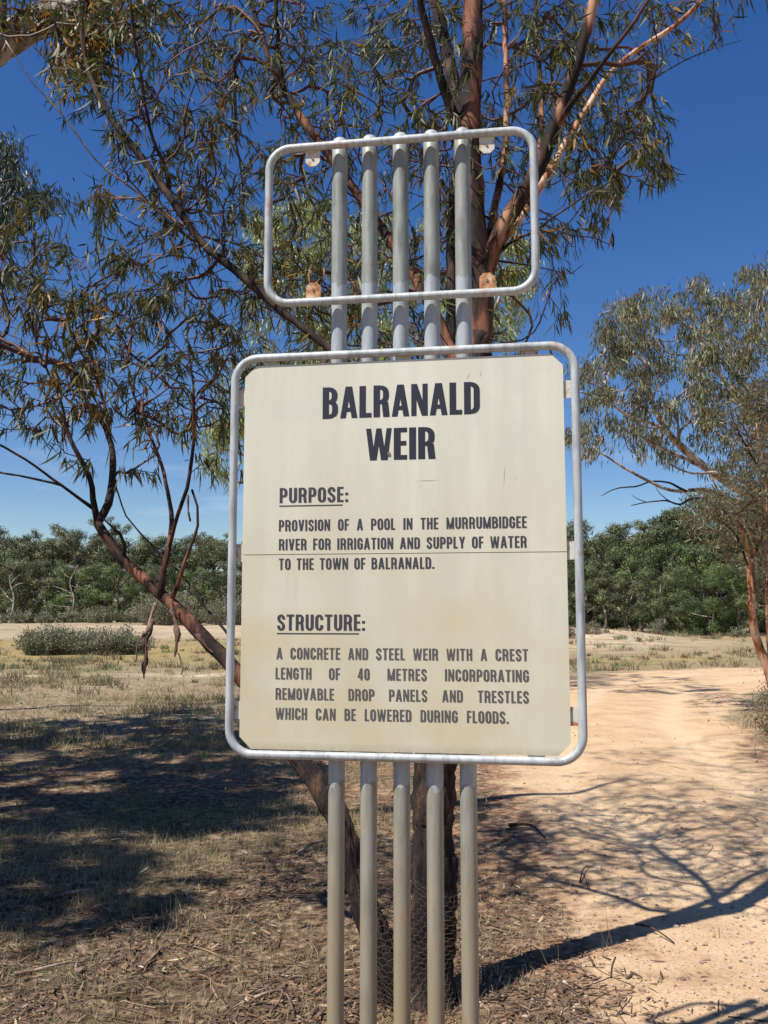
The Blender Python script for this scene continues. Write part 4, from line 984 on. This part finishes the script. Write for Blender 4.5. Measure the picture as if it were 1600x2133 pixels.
# ------------------------------------------------------------------ the far rows of trees
def far_tree_meshes(seed, H, Wd, leaf, low=.12, openness=.5, nleaf=5200, lean=0, bare=0):
    leaf = leaf * .66; nleaf = int(nleaf * 1.75)
    g = np.random.default_rng(seed)
    tm = MB(); cm = MB()
    nst = g.integers(1, 3)
    C = []
    for s in range(nst):
        x0 = g.uniform(-.12, .12) * Wd; top = np.array([x0 + g.normal(0, .12) * Wd + lean, g.normal(0, .1) * Wd, H * g.uniform(.72, .9)])
        pts = np.array([[x0, 0, -.3], [x0 + g.normal(0, .03) * H, g.normal(0, .02) * H, H * .25], [x0 * .7 + top[0] * .3, top[1] * .4, H * .5], top])
        c = catmull(pts, H / 14); r = np.linspace(.030, .008, len(c)) * H * .8
        tube(tm, c, r, 7, .05, seed=seed)
        for k in range(g.integers(4, 7)):
            i = int(len(c) * g.uniform(.3, .85)); b = c[i]; a = g.uniform(0, 6.28); ln = Wd * g.uniform(.25, .5)
            e = b + np.array([math.cos(a) * ln, math.sin(a) * ln, H * g.uniform(.08, .24)])
            m = (b + e) / 2 + np.array([0, 0, -H * .02]); lc = catmull(np.array([b, m, e]), H / 12)
            tube(tm, lc, np.linspace(r[i] * .6, .004 * H, len(lc)), 5, cap=False); C.append(e)
        C.append(top)
    ncl = int(15 + 12 * openness)
    for k in range(ncl):
        z = H * g.uniform(low, .9); rr = Wd * .5 * math.sin(math.pi * min(1, max(.12, (z / H - low * .4) / (1.06 - low * .4)))) ** .6
        a = g.uniform(0, 6.28); q = g.random() ** .5
        C.append(np.array([math.cos(a) * rr * q, math.sin(a) * rr * q, z]))
    C = np.array(C); R_ = Wd * g.uniform(.08, .17, len(C)) 
    k = g.choice(len(C), nleaf, p=R_ ** 2 / (R_ ** 2).sum())
    v = unit(g.normal(0, 1, (nleaf, 3))); rad = g.random(nleaf) ** .45
    p = C[k] + v * (R_[k] * rad)[:, None] * np.array([1, 1, .62]) + g.normal(0, .012 * Wd, (nleaf, 3)); p[:, 2] = np.maximum(p[:, 2], g.uniform(.1, .6, nleaf))
    clt = g.uniform(-.3, .3, len(C))
    nrm = unit(v + g.normal(0, .38, (nleaf, 3)) + np.array([0, 0, .25])); d_ = g.normal(0, .8, (nleaf, 3)) + np.array([0, 0, -.6]); d_ = unit(d_ - nrm * (d_ * nrm).sum(1, keepdims=True))
    leaves(cm, p, d_, nrm, leaf * g.uniform(.6, 1.5, nleaf), leaf * .36 * g.uniform(.6, 1.3, nleaf), g.normal(0, .25, nleaf), np.clip(.5 + clt[k] + g.normal(0, .2, nleaf), 0, 1), prof=(.45, 1, .5))
    return tm.mesh('trunk'), cm.mesh('crown')
VAR = {}
def variant(key, *a, **k):
    if key not in VAR: VAR[key] = far_tree_meshes(*a, **k)
    return VAR[key]
def place_far(name, label, var, mats, x, y, s, rz, group):
    tm, cm = VAR[var]
    root = empty(name, (x, y, hz(x, y)), label, 'tree', group)
    root.rotation_euler = (0, 0, rz); root.scale = (s, s, s)
    key = (var, mats)
    if key not in PM:
        a = tm.copy(); a.materials.append(M['bark_far']); b = cm.copy(); b.materials.append(M[mats]); PM[key] = (a, b)
    for nm, me in zip(('trunk', 'crown'), PM[key]):
        o = bpy.data.objects.new(nm, me); COL.objects.link(o); o.parent = root
    return root
PM = {}
variant(0, 201, 10, 7.5, .28, .16, .5, 6500)
variant(1, 202, 10, 6.0, .26, .26, .3, 5200)
variant(2, 203, 10, 9.5, .32, .03, 1.0, 9000)
variant(3, 204, 10, 5.2, .25, .42, .2, 4200)
variant(4, 205, 10, 8.0, .32, .03, .9, 8500)
variant(5, 206, 10, 4.6, .24, .45, .1, 3200)
MN = ['leaf_far_a', 'leaf_far_b', 'leaf_far_c']
def row(x, topy, d, wcol):    # x photo column, topy photo row of the treetop
    return x, topy, d, wcol
# left wood: (photo x, top y, distance, variant, material)
left = [(-60, 1110, 118, 2, 1), (18, 1100, 124, 1, 1), (-10, 1150, 108, 0, 0), (70, 1125, 121, 4, 1), (48, 1168, 106, 2, 0), (118, 1098, 128, 3, 1), (150, 1108, 124, 1, 0), (100, 1170, 107, 0, 1), (178, 1120, 120, 4, 1), (165, 1180, 104, 2, 2), (232, 1092, 130, 5, 0), (225, 1140, 118, 0, 0), (250, 1182, 103, 4, 2), (290, 1122, 122, 2, 0), (282, 1165, 110, 1, 1), (335, 1130, 120, 4, 1), (345, 1180, 105, 0, 0), (382, 1140, 118, 0, 1), (415, 1115, 126, 3, 0), (400, 1190, 104, 4, 2), (450, 1118, 124, 5, 0), (470, 1135, 118, 2, 1), (455, 1190, 106, 0, 0), (520, 1130, 118, 2, 0), (600, 1130, 120, 0, 1), (700, 1125, 120, 4, 0), (-140, 1120, 118, 4, 0), (-230, 1120, 118, 2, 1),
    (-20, 1150, 142, 2, 0), (60, 1150, 143, 4, 0), (140, 1150, 142, 2, 1), (205, 1150, 144, 4, 0), (270, 1150, 142, 2, 0), (320, 1150, 144, 4, 1), (365, 1155, 142, 2, 0), (435, 1150, 143, 4, 0), (490, 1150, 142, 2, 0)]
right = [(800, 1110, 88, 2, 0), (900, 1100, 84, 0, 1), (1000, 1100, 80, 4, 0), (1100, 1095, 76, 2, 0), (1170, 1100, 72, 4, 1), (1215, 1112, 76, 0, 0), (1200, 1180, 62, 4, 0), (1262, 1120, 74, 2, 0), (1255, 1190, 60, 1, 1), (1310, 1092, 78, 3, 1), (1330, 1140, 68, 0, 2), (1360, 1080, 80, 5, 0), (1385, 1105, 74, 4, 0), (1400, 1075, 82, 1, 1), (1300, 1205, 60, 3, 1), (1380, 1185, 62, 2, 0), (1440, 1060, 78, 0, 0), (1455, 1130, 66, 4, 2), (1500, 1052, 76, 2, 0), (1530, 1110, 66, 0, 0), (1480, 1185, 60, 2, 2), (1570, 1060, 74, 4, 1), (1560, 1180, 59, 0, 0), (1630, 1060, 72, 2, 0), (1625, 1160, 60, 4, 1), (1700, 1070, 70, 0, 0), (1780, 1080, 70, 2, 1),
    (1195, 1130, 96, 2, 0), (1245, 1130, 97, 4, 0), (1295, 1125, 96, 2, 1), (1345, 1120, 98, 4, 0), (1400, 1110, 96, 2, 0), (1460, 1110, 98, 4, 0), (1520, 1100, 96, 2, 1), (1590, 1100, 97, 4, 0)]
ADJ = ['squat', 'narrow', 'broad', 'tall bare-stemmed', 'bushy', 'thin-crowned']
MT = ['deep green', 'olive', 'bright green']
from collections import defaultdict
def far_row(lst, side, names, grp):
    g = np.random.default_rng(len(lst))
    vis = sorted([t for t in lst if 0 <= t[0] <= 1600 and not (500 < t[0] < 1190)], key=lambda t: t[0])
    rank = {t: i for i, t in enumerate(vis)}; hid = -1
    for t in lst:
        x, ty, d_, v, m = t
        c = P(x, ty, d_); H = c.z - hz(c.x, d_); s = H / 9.0
        if t in rank:
            i = rank[t]
            lab = '%s tree from the left of the %s wood, %s %s gum' % (ORD[i], side, ADJ[v], MT[m])
        else:
            hid += 1
            lab = '%s %s gum %s' % (ADJ[v], MT[m], 'standing behind the sign, %s of the %s wood' % (ORD[hid], side) if 500 < x < 1190 else 'just outside the frame, %s of the %s wood' % (ORD[hid], side))
        o = place_far('gum_tree', lab, v, MN[m], c.x, d_, s, g.uniform(0, 6.28), grp)
ORD = ['first', 'second', 'third', 'fourth', 'fifth', 'sixth', 'seventh', 'eighth', 'ninth', 'tenth', 'eleventh', 'twelfth', 'thirteenth', 'fourteenth', 'fifteenth', 'sixteenth', 'seventeenth', 'eighteenth', 'nineteenth', 'twentieth', 'twenty-first', 'twenty-second', 'twenty-third', 'twenty-fourth', 'twenty-fifth', 'twenty-sixth', 'twenty-seventh', 'twenty-eighth', 'twenty-ninth', 'thirtieth', 'thirty-first', 'thirty-second', 'thirty-third', 'thirty-fourth']
far_row(left, 'far left', None, 'gums of the wood across the field')
far_row(right, 'far right', None, 'gums of the wood beyond the road')

# ------------------------------------------------------------------ shrubs
def shrub(x, y, wx, wy, h, n, leaf, label, mat='leaf_salt', seed=1, group=None, cat='shrub', name='saltbush', dead=.1):
    g = np.random.default_rng(seed); z0 = hz(x, y)
    root = empty(name, (x, y, z0), label, cat, group)
    nst = max(14, int(n / 60)); a = g.uniform(0, 6.28, nst); q = np.sqrt(g.random(nst)) * .9
    bx, by = np.cos(a) * q * wx / 2, np.sin(a) * q * wy / 2
    top = h * (1 - .55 * q ** 3) * g.uniform(.5, 1.15, nst) * (.8 + .4 * vnoise(x + bx, y + by, max(.3, wx / 5), seed))
    sm = MB(); lm = MB()
    B = np.stack([x + bx * .75, y + by * .75, np.full(nst, z0 - .02)], -1); T = np.stack([x + bx * 1.1, y + by * 1.1, z0 + top], -1)
    for i in range(nst):
        tube(sm, catmull(np.array([B[i], (B[i] + T[i]) / 2 + g.normal(0, .04 * h, 3), T[i]]), h / 4), np.linspace(.012, .003, 1)[0] * max(.4, h / 1.2), 3, cap=False)
    k = g.integers(0, nst, n); t = g.random(n) ** .6
    p = B[k] * (1 - t[:, None]) + T[k] * t[:, None] + g.normal(0, 1, (n, 3)) * np.array([.11, .11, .05]) * h * (.4 + t[:, None])
    p[:, 2] = np.maximum(p[:, 2], z0 + .02)
    dd_ = unit(g.normal(0, .6, (n, 3)) + np.array([0, 0, .8])); nr = unit(g.normal(0, 1, (n, 3)))
    tt = np.clip(.35 + .35 * vnoise(p[:, 0], p[:, 2] * 1.5, .35 * h, seed + 3) + g.normal(0, .16, n), 0, .86)
    tt = np.where(g.random(n) < dead, 1, tt)
    leaves(lm, p, dd_, nr, leaf * g.uniform(.6, 1.4, n), leaf * .45 * g.uniform(.6, 1.3, n), g.normal(0, .15, n), tt, prof=(.4, 1, .3))
    link('stems', sm.mesh('stems'), M['twig_grey'], root); link('foliage', lm.mesh('foliage'), M[mat], root)
    return root
def dead_tree(x, y, h, label, seed):
    g = np.random.default_rng(seed); z = hz(x, y); root = empty('dead_tree', (x, y, z), label, 'dead tree', 'bleached dead trees before the wood')
    mb = MB(); t = catmull(np.array([[x, y, z - .2], [x + .05 * h, y, z + .4 * h], [x - .03 * h, y, z + .7 * h], [x + .1 * h, y, z + h]]), h / 16)
    tube(mb, t, np.linspace(.022 * h, .004 * h, len(t)), 7, .06, seed=seed); link('trunk', mb.mesh('trunk'), M['bark_pale'], root)
    for k in range(5):
        b = t[int(len(t) * g.uniform(.25, .85))]; a = g.choice([-1, 1]) * g.uniform(.15, .4) * h
        e = b + np.array([a, g.normal(0, .1) * h, g.uniform(.02, .3) * h]); c_ = catmull(np.array([b, (b + e) / 2 + g.normal(0, .02 * h, 3), e]), h / 16)
        mb = MB(); tube(mb, c_, np.linspace(.009 * h, .002 * h, len(c_)), 5); link('limb', mb.mesh('limb'), M['bark_pale'], root)
    return root
dead_tree(P(25, 1200, 99).x, 99, 6.5, 'bleached dead tree with bare forks at the far left before the wood', 1)
dead_tree(P(150, 1200, 100).x, 100, 6.2, 'slim pale dead trunk standing above the left part of the saltbush', 3)
shrub(-11.9, 36.5, 4.2, 2.2, 1.05, 14000, .075, 'widest grey-green saltbush standing alone in the yellow grass', seed=3)
shrub(-13.2, 35.9, 1.5, 1.4, .95, 5000, .075, 'rounded saltbush on the left end of the wide bush', seed=4, group='saltbush clump in the field')
shrub(-10.1, 36.9, 2.0, 1.4, .9, 5000, .075, 'lower darker saltbush on the right end of the wide bush', seed=5, group='saltbush clump in the field')
g = np.random.default_rng(8)
xs = [-40.5, -37, -33.6, -31, -28.4, -25.3, -22.2, -19.4, -16.6]
wd_ = ['pale', 'low', 'brown-tipped', 'flat', 'wide', 'small', 'dense', 'grey', 'ragged']
for i, x in enumerate(xs):
    shrub(x * 1.0, 95 + g.uniform(-2, 3), g.uniform(3.2, 5), 2.5, g.uniform(1.1, 1.7), 2600, .16, '%s saltbush at the foot of the left wood, %s from the left' % (wd_[i], ORD[i]), seed=20 + i, group='saltbushes along the foot of the wood')
shrub(-20.6, 89, 6.5, 3, 3.3, 9000, .15, 'tall grey willowy shrub before the wood behind the hanging bark', seed=40)
shrub(-14.9, 90, 5.5, 3, 2.4, 6500, .15, 'lower grey shrub before the wood just left of the sign frame', seed=41)
shrub(8.1, 42, 1.1, 1, .55, 1200, .07, 'small brown saltbush at the near foot of the sandy hump', seed=42, dead=.6)
shrub(9.4, 43, 1.2, 1, .5, 1200, .07, 'darker low saltbush right of the brown one by the hump', seed=43, dead=.5)
shrub(13.6, 47, .8, .8, .7, 900, .06, 'small pale bush on the sandy rise beyond the road', seed=44)
shrub(19.0, 50, 1.5, .8, .6, 900, .07, 'pale tuft bush before the right wood near the dark trunk', seed=45)
shrub(6.15, 14.2, .9, .8, .85, 3000, .035, 'leafy grey shrub at the foot of the slender orange-barked gum', mat='leaf_grey', seed=46)
shrub(4.75, 10.6, .5, .5, .35, 1200, .03, 'low scrubby plant on the road verge at the right edge', mat='leaf_grey', seed=47, name='verge_plant', cat='plant')
shrub(5.3, 12.3, 1.0, .7, .45, 2200, .035, 'low dry bush on the verge beside the slender gum, nearer than the leafy one', mat='leaf_grey', seed=48, dead=.5)
shrub(4.9, 11.3, .7, .6, .3, 1200, .03, 'brown withered plant on the verge behind the scrubby one', mat='leaf_grey', seed=49, dead=.7, name='verge_plant', cat='plant')

# ------------------------------------------------------------------ ground cover
def scatter(n, x0, x1, y0, y1, g): return g.uniform(x0, x1, n), g.uniform(y0, y1, n)
def inview(x, y, m=1.15): return (np.abs(x) < y * .4135 * m + .3)
def bladeset(name, label, N, seed, y0, y1, dens, hgt, wdt, nb, tintfn, spread=.04, mat='grass', cap=2.0):
    g = np.random.default_rng(seed)
    t = g.random(N); y = 1 / (1 / y0 + t * (1 / y1 - 1 / y0)) if y1 > 3 * y0 else g.uniform(y0, y1, N)
    x = g.uniform(-.5, .5, N) * y * .98
    k = g.random(N) < dens(x, y); x, y = x[k], y[k]; n = len(x)
    m = np.maximum(2, g.poisson(nb, n)); i = np.repeat(np.arange(n), m); tot = len(i)
    sc = (g.uniform(.5, 1.4, n))[i]
    bx = x[i] + g.normal(0, spread, tot) * sc; by = y[i] + g.normal(0, spread, tot) * sc
    b = np.stack([bx, by, height(bx, by) - .005], -1)
    d_ = unit(g.normal(0, .45, (tot, 3)) + np.array([0, 0, 1.])); d_[:, 2] = np.abs(d_[:, 2]) + .15
    H = hgt * sc * g.uniform(.5, 1.3, tot) * np.clip(y[i] / 12, 1, 2.0)
    W = wdt * g.uniform(.6, 1.4, tot) * np.clip(y[i] / 9, 1, 6)
    mb = MB(); leaves(mb, b, d_, unit(g.normal(0, 1, (tot, 3))), H, W, g.normal(0, .35, tot), np.clip(tintfn(x, y, g)[i] + g.normal(0, .08, tot), 0, 1), prof=(.9, .8, .5, .05))
    o = link(name, mb.mesh(name), M[mat]); tag(o, label, 'grass', kind='stuff'); print(name, tot)
def offroad(x, y): return np.clip(road_sd(x, y) / .5 - .3 + (fbm(x, y, .8, 3) - .5) * 2, 0, 1)
bladeset('dry_grass', 'dry straw and grey-green grass tufts all over the field', 26000, 301, 3.6, 60,
    lambda x, y: offroad(x, y) * np.clip(.25 + (fbm(x, y, 1.4, 60) - .42) * 3.5, .03, 1) * np.clip((y - 4.5) / 4, .10, 1),
    .075, .0028, 16, lambda x, y, g: np.clip(.2 + fbm(x, y, 1.2, 61) * .9 + g.normal(0, .12, len(x)) + .15 * np.exp(-((y - 30) / 6) ** 2), 0, 1), .055)
bladeset('low_scrub', 'low grey and brown scrubby tufts in the middle of the field', 2600, 305, 11, 62,
    lambda x, y: offroad(x, y) * np.clip((fbm(x, y, 2.4, 90) - .36) * 4, 0.05, 1), .11, .007, 34, lambda x, y, g: np.clip(g.choice([.02, .12, .3, .84, .9], len(x)) + 0 * x, 0, 1), .13)
bladeset('verge_grass', 'straggly dry grass and herbs along the right verge of the track', 700, 306, 7.5, 20,
    lambda x, y: (road_sd(x, y) > .05) * (road_sd(x, y) < 2.2) * (x > 3) * 1., .12, .005, 22, lambda x, y, g: np.clip(g.choice([.05, .3, .55, .9], len(x)) + 0 * x, 0, 1), .10)
bladeset('tall_grass', 'thin tall dry grass stalks near the trunk and posts', 60, 302, 3.75, 5.2,
    lambda x, y: np.exp(-((x - .75) / .55) ** 2) * (road_sd(x, y) > -.2), .20, .0022, 7, lambda x, y, g: .5 + 0 * x, .05)
bladeset('green_tufts', 'small green grass tufts at the lower left', 900, 303, 3.7, 7,
    lambda x, y: (x < -.6) * np.clip((fbm(x, y, .9, 63) - .55) * 5 + np.clip(-x - y * .36, 0, 1) * 1.2, 0, 1), .07, .002, 18, lambda x, y, g: .96 + 0 * x, .04)
def litter():
    g = np.random.default_rng(401); mb = MB()
    N = 60000; t = g.random(N); y = 1 / (1 / 3.3 + t * (1 / 16 - 1 / 3.3)); x = g.uniform(-.5, .5, N) * y * 1.05
    dn = np.clip(road_sd(x, y) / .45 + .1 + (fbm(x, y, .5, 70) - .5) * 1.5, 0.015, 1) * np.clip(.2 + (fbm(x, y, .7, 71) - .35) * 2.6, .06, 1)
    k = g.random(N) < dn; x, y = x[k], y[k]; n = len(x)
    a = g.uniform(0, 6.28, n) ; d_ = np.stack([np.cos(a), np.sin(a), g.normal(.03, .22, n)], -1)
    p = np.stack([x, y, height(x, y) + g.uniform(.002, .016, n)], -1)
    nr = unit(g.normal(0, .35, (n, 3)) + np.array([0, 0, 1.]))
    far = np.clip(y / 6, 1, 2.2)
    tn = np.clip(g.normal(.42, .22, n), 0, 1)
    leaves(mb, p, d_, nr, g.uniform(.025, .085, n) * np.sqrt(far), g.uniform(.004, .013, n) * far, g.normal(0, .25, n), tn, prof=(.3, 1, .7, .1))
    # broken twigs
    m = 2200; y = 1 / (1 / 3.3 + g.random(m) * (1 / 14 - 1 / 3.3)); x = g.uniform(-.5, .5, m) * y * 1.05
    k = g.random(m) < np.clip(road_sd(x, y) / .4 + .1, .02, 1)
    for xx, yy in zip(x[k], y[k]):
        a = g.uniform(0, 6.28); L = g.uniform(.06, .28); r = g.uniform(.0012, .0035)
        tt = np.linspace(-.5, .5, 4); b_ = g.normal(0, .1)
        X = xx + math.cos(a) * tt * L - math.sin(a) * b_ * L * (tt ** 2); Y = yy + math.sin(a) * tt * L + math.cos(a) * b_ * L * tt ** 2
        tube(mb, np.stack([X, Y, height(X, Y) + r + .004], -1), r, 4, cap=False, tint=g.uniform(.05, .75))
    o = link('leaf_litter', mb.mesh('leaf_litter'), M['litter']); tag(o, 'fallen gum leaves and broken twigs under the trees', 'leaf litter', kind='stuff')
litter()
def gravel():
    g = np.random.default_rng(402); mb = MB()
    ico = np.array([(0, 0, 1), (.89, 0, .45), (.28, .85, .45), (-.72, .53, .45), (-.72, -.53, .45), (.28, -.85, .45), (.72, .53, -.45), (-.28, .85, -.45), (-.89, 0, -.45), (-.28, -.85, -.45), (.72, -.53, -.45), (0, 0, -1)])
    fc = np.array([(0, 1, 2), (0, 2, 3), (0, 3, 4), (0, 4, 5), (0, 5, 1), (1, 6, 2), (2, 7, 3), (3, 8, 4), (4, 9, 5), (5, 10, 1), (6, 7, 2), (7, 8, 3), (8, 9, 4), (9, 10, 5), (10, 6, 1), (11, 7, 6), (11, 8, 7), (11, 9, 8), (11, 10, 9), (11, 6, 10)])
    n = 4200; y = 1 / (1 / 3.3 + g.random(n) * (1 / 20 - 1 / 3.3)); x = y * .47 * g.random(n) ** .8 + .1
    r = g.gamma(1.6, .0022, n) + .0015; r = np.minimum(r, .018)
    rot = unit(g.normal(0, 1, (n, 3)))
    v = ico[None] * (1 + g.normal(0, .18, (n, 12, 1))) * np.stack([r, r * g.uniform(.7, 1.2, n), r * .6], -1)[:, None]
    a = g.uniform(0, 6.28, n)[:, None]; vx = v[..., 0] * np.cos(a) - v[..., 1] * np.sin(a); vy = v[..., 0] * np.sin(a) + v[..., 1] * np.cos(a)
    v = np.stack([vx + x[:, None], vy + y[:, None], v[..., 2] + (height(x, y) + .006 + r * .2)[:, None]], -1)
    f = (fc[None] + (np.arange(n) * 12)[:, None, None]).reshape(-1, 3)
    mb.add(v.reshape(-1, 3), f, np.repeat(g.random(n), 12))
    o = link('gravel', mb.mesh('gravel', False), M['stone']); tag(o, 'small stones and grit on the sandy track', 'gravel', kind='stuff')
gravel()

# fallen sticks and bark lying on the ground
def ground_at(pxx, pyy):
    r = ray(pxx, pyy); k = -CAMH / r.z; x, y = r.x * k, r.y * k
    for _ in range(4):
        k = (hz(x, y) - CAMH) / r.z; x, y = r.x * k, r.y * k
    return x, y
def stick(path, r, label, name='fallen_stick', mat='litter_wood', cat='stick', side=None, group='sticks and bark fallen under the tree'):
    pts = np.array([[*ground_at(a, b)] for a, b in path]); c = catmull(np.c_[pts, np.zeros(len(pts))], .03)
    z = height(c[:, 0], c[:, 1]) + r * 1.1 + .006 + .02 * np.sin(np.linspace(0, math.pi, len(c)))
    mb = MB(); P3 = np.c_[c[:, :2], z]; tube(mb, P3, np.linspace(r, r * .5, len(c)), 8, .12, seed=len(label))
    o = link(name, mb.mesh(name), M[mat]); tag(o, label, cat, group)
    if side:
        for (i, (ax_, ay_)) in side:
            b = P3[int(i * (len(P3) - 1))]; e = np.array([*ground_at(ax_, ay_), 0]); e[2] = hz(e[0], e[1]) + .03
            mb = MB(); tube(mb, catmull(np.array([b, (b + e) / 2 + [0, 0, .02], e]), .03), r * .5, 5); link('twig', mb.mesh('twig'), M[mat], o, world=False)
M['litter_wood'] = bark_mat('weathered_stick', [(.35, (.07, .045, .035)), (.5, (.2, .13, .095)), (.65, (.4, .3, .24))], (14, 14, 14), 1, .5, .005)
stick([(530, 2085), (575, 2078), (588, 2080), (582, 2100), (560, 2120)], .007, 'bent grey stick with a forked end at the bottom left of the posts', side=[(.55, (610, 2120))])
stick([(620, 1783), (665, 1765), (690, 1755)], .012, 'short reddish branch lying left of the posts below the leaning stem')
stick([(1060, 1724), (1100, 1728), (1135, 1750)], .012, 'dark curved branch lying on the bare soil right of the posts', mat='bark_dark')
stick([(1208, 1842), (1215, 1822), (1226, 1808)], .005, 'small upright forked twig at the road edge', mat='bark_dark', side=[(.4, (1225, 1860))])
stick([(1325, 1930), (1365, 1950), (1405, 1970)], .006, 'thin dark stick crossing the trunk shadow on the road', mat='bark_dark')
stick([(135, 1868), (190, 1866), (250, 1856)], .010, 'long strip-like red stick in the shade at the left')
stick([(30, 2035), (100, 2030), (180, 2010)], .008, 'thin pale branch lying in the litter at the lower left')
def bark_piece(path, wd, label, mat='litter_wood'):
    pts = np.array([[*ground_at(a, b)] for a, b in path]); c = catmull(np.c_[pts, np.zeros(len(pts))], .02); n = len(c)
    t = unit(np.gradient(c, axis=0)); sdv = np.stack([-t[:, 1], t[:, 0], 0 * t[:, 0]], -1)
    ww = wd * np.sin(np.linspace(.25, math.pi - .2, n)) ** .5; base = np.c_[c[:, :2], height(c[:, 0], c[:, 1]) + .012]
    rows = []
    for k in range(5):
        s_ = (k - 2) / 2; rows.append(base + sdv * (ww * s_ * .5)[:, None] + np.array([0, 0, 1]) * (.35 * ww * s_ ** 2)[:, None])
    v = np.stack(rows, 1).reshape(-1, 3); i = np.arange(n - 1)[:, None, None] * 5; j = np.arange(4)[None, :, None]
    q = (i + j + np.array([0, 1, 6, 5])[None, None]).reshape(-1, 4)
    mb = MB(); mb.add(v, q); o = link('bark_piece', mb.mesh('bark_piece'), M[mat]); tag(o, label, 'bark', 'sticks and bark fallen under the tree')
    md = o.modifiers.new('s', 'SOLIDIFY'); md.thickness = .004
bark_piece([(298, 2018), (315, 2000), (330, 1984)], .055, 'curled brown bark piece standing out in the litter at the lower left', 'strip')
bark_piece([(160, 2034), (170, 2026), (178, 2020)], .03, 'small whitish bark chip in the litter at the lower left')
bark_piece([(65, 1884), (110, 1876), (150, 1870)], .04, 'reddish bark strip at the edge of the left shade', 'strip')
bark_piece([(370, 1738), (385, 1732), (395, 1728)], .03, 'pale bark curl between the grass tufts in the shade')

# crumpled wire netting round the foot of the trunks
def netting():
    mb = MB(); g = np.random.default_rng(9); cx, cy = b0.x - .07, 4.02; z0 = hz(cx, cy)
    s = .022; nu, nv = 40, 26
    def pt(u, v):
        a = u / nu * 2 * math.pi; zz = v / nv * .52
        rad = .185 + .025 * math.sin(3 * a + zz * 9) + .015 * math.sin(7 * a + 20 * zz) - .04 * zz
        top = .52 + .06 * math.sin(2 * a) 
        return np.array([cx + math.cos(a) * rad * 1.25, cy + math.sin(a) * rad, z0 + zz * top / .52 + .01])
    for v in range(nv):
        for u in range(nu):
            o = .5 if v % 2 else 0
            a = pt(u + o, v); b_ = pt(u + o + .5, v + .35); c_ = pt(u + o - .5, v + .35); d_ = pt(u + o, v - .65)
            for e in (b_, c_): tube(mb, np.array([a, e]), .0009, 3, cap=False)
            tube(mb, np.array([a, d_ if v else a + [0, 0, -.01]]), .0011, 3, cap=False)
    o = link('wire_netting', mb.mesh('wire_netting'), M['wire']); tag(o, 'crumpled rusty wire netting wrapped round the foot of the trunk behind the posts', 'wire netting')
netting()

# small faint clouds low in the sky are far off and part of the sky
SC.render.engine = 'CYCLES'
SC.render.resolution_x = 768; SC.render.resolution_y = 1024
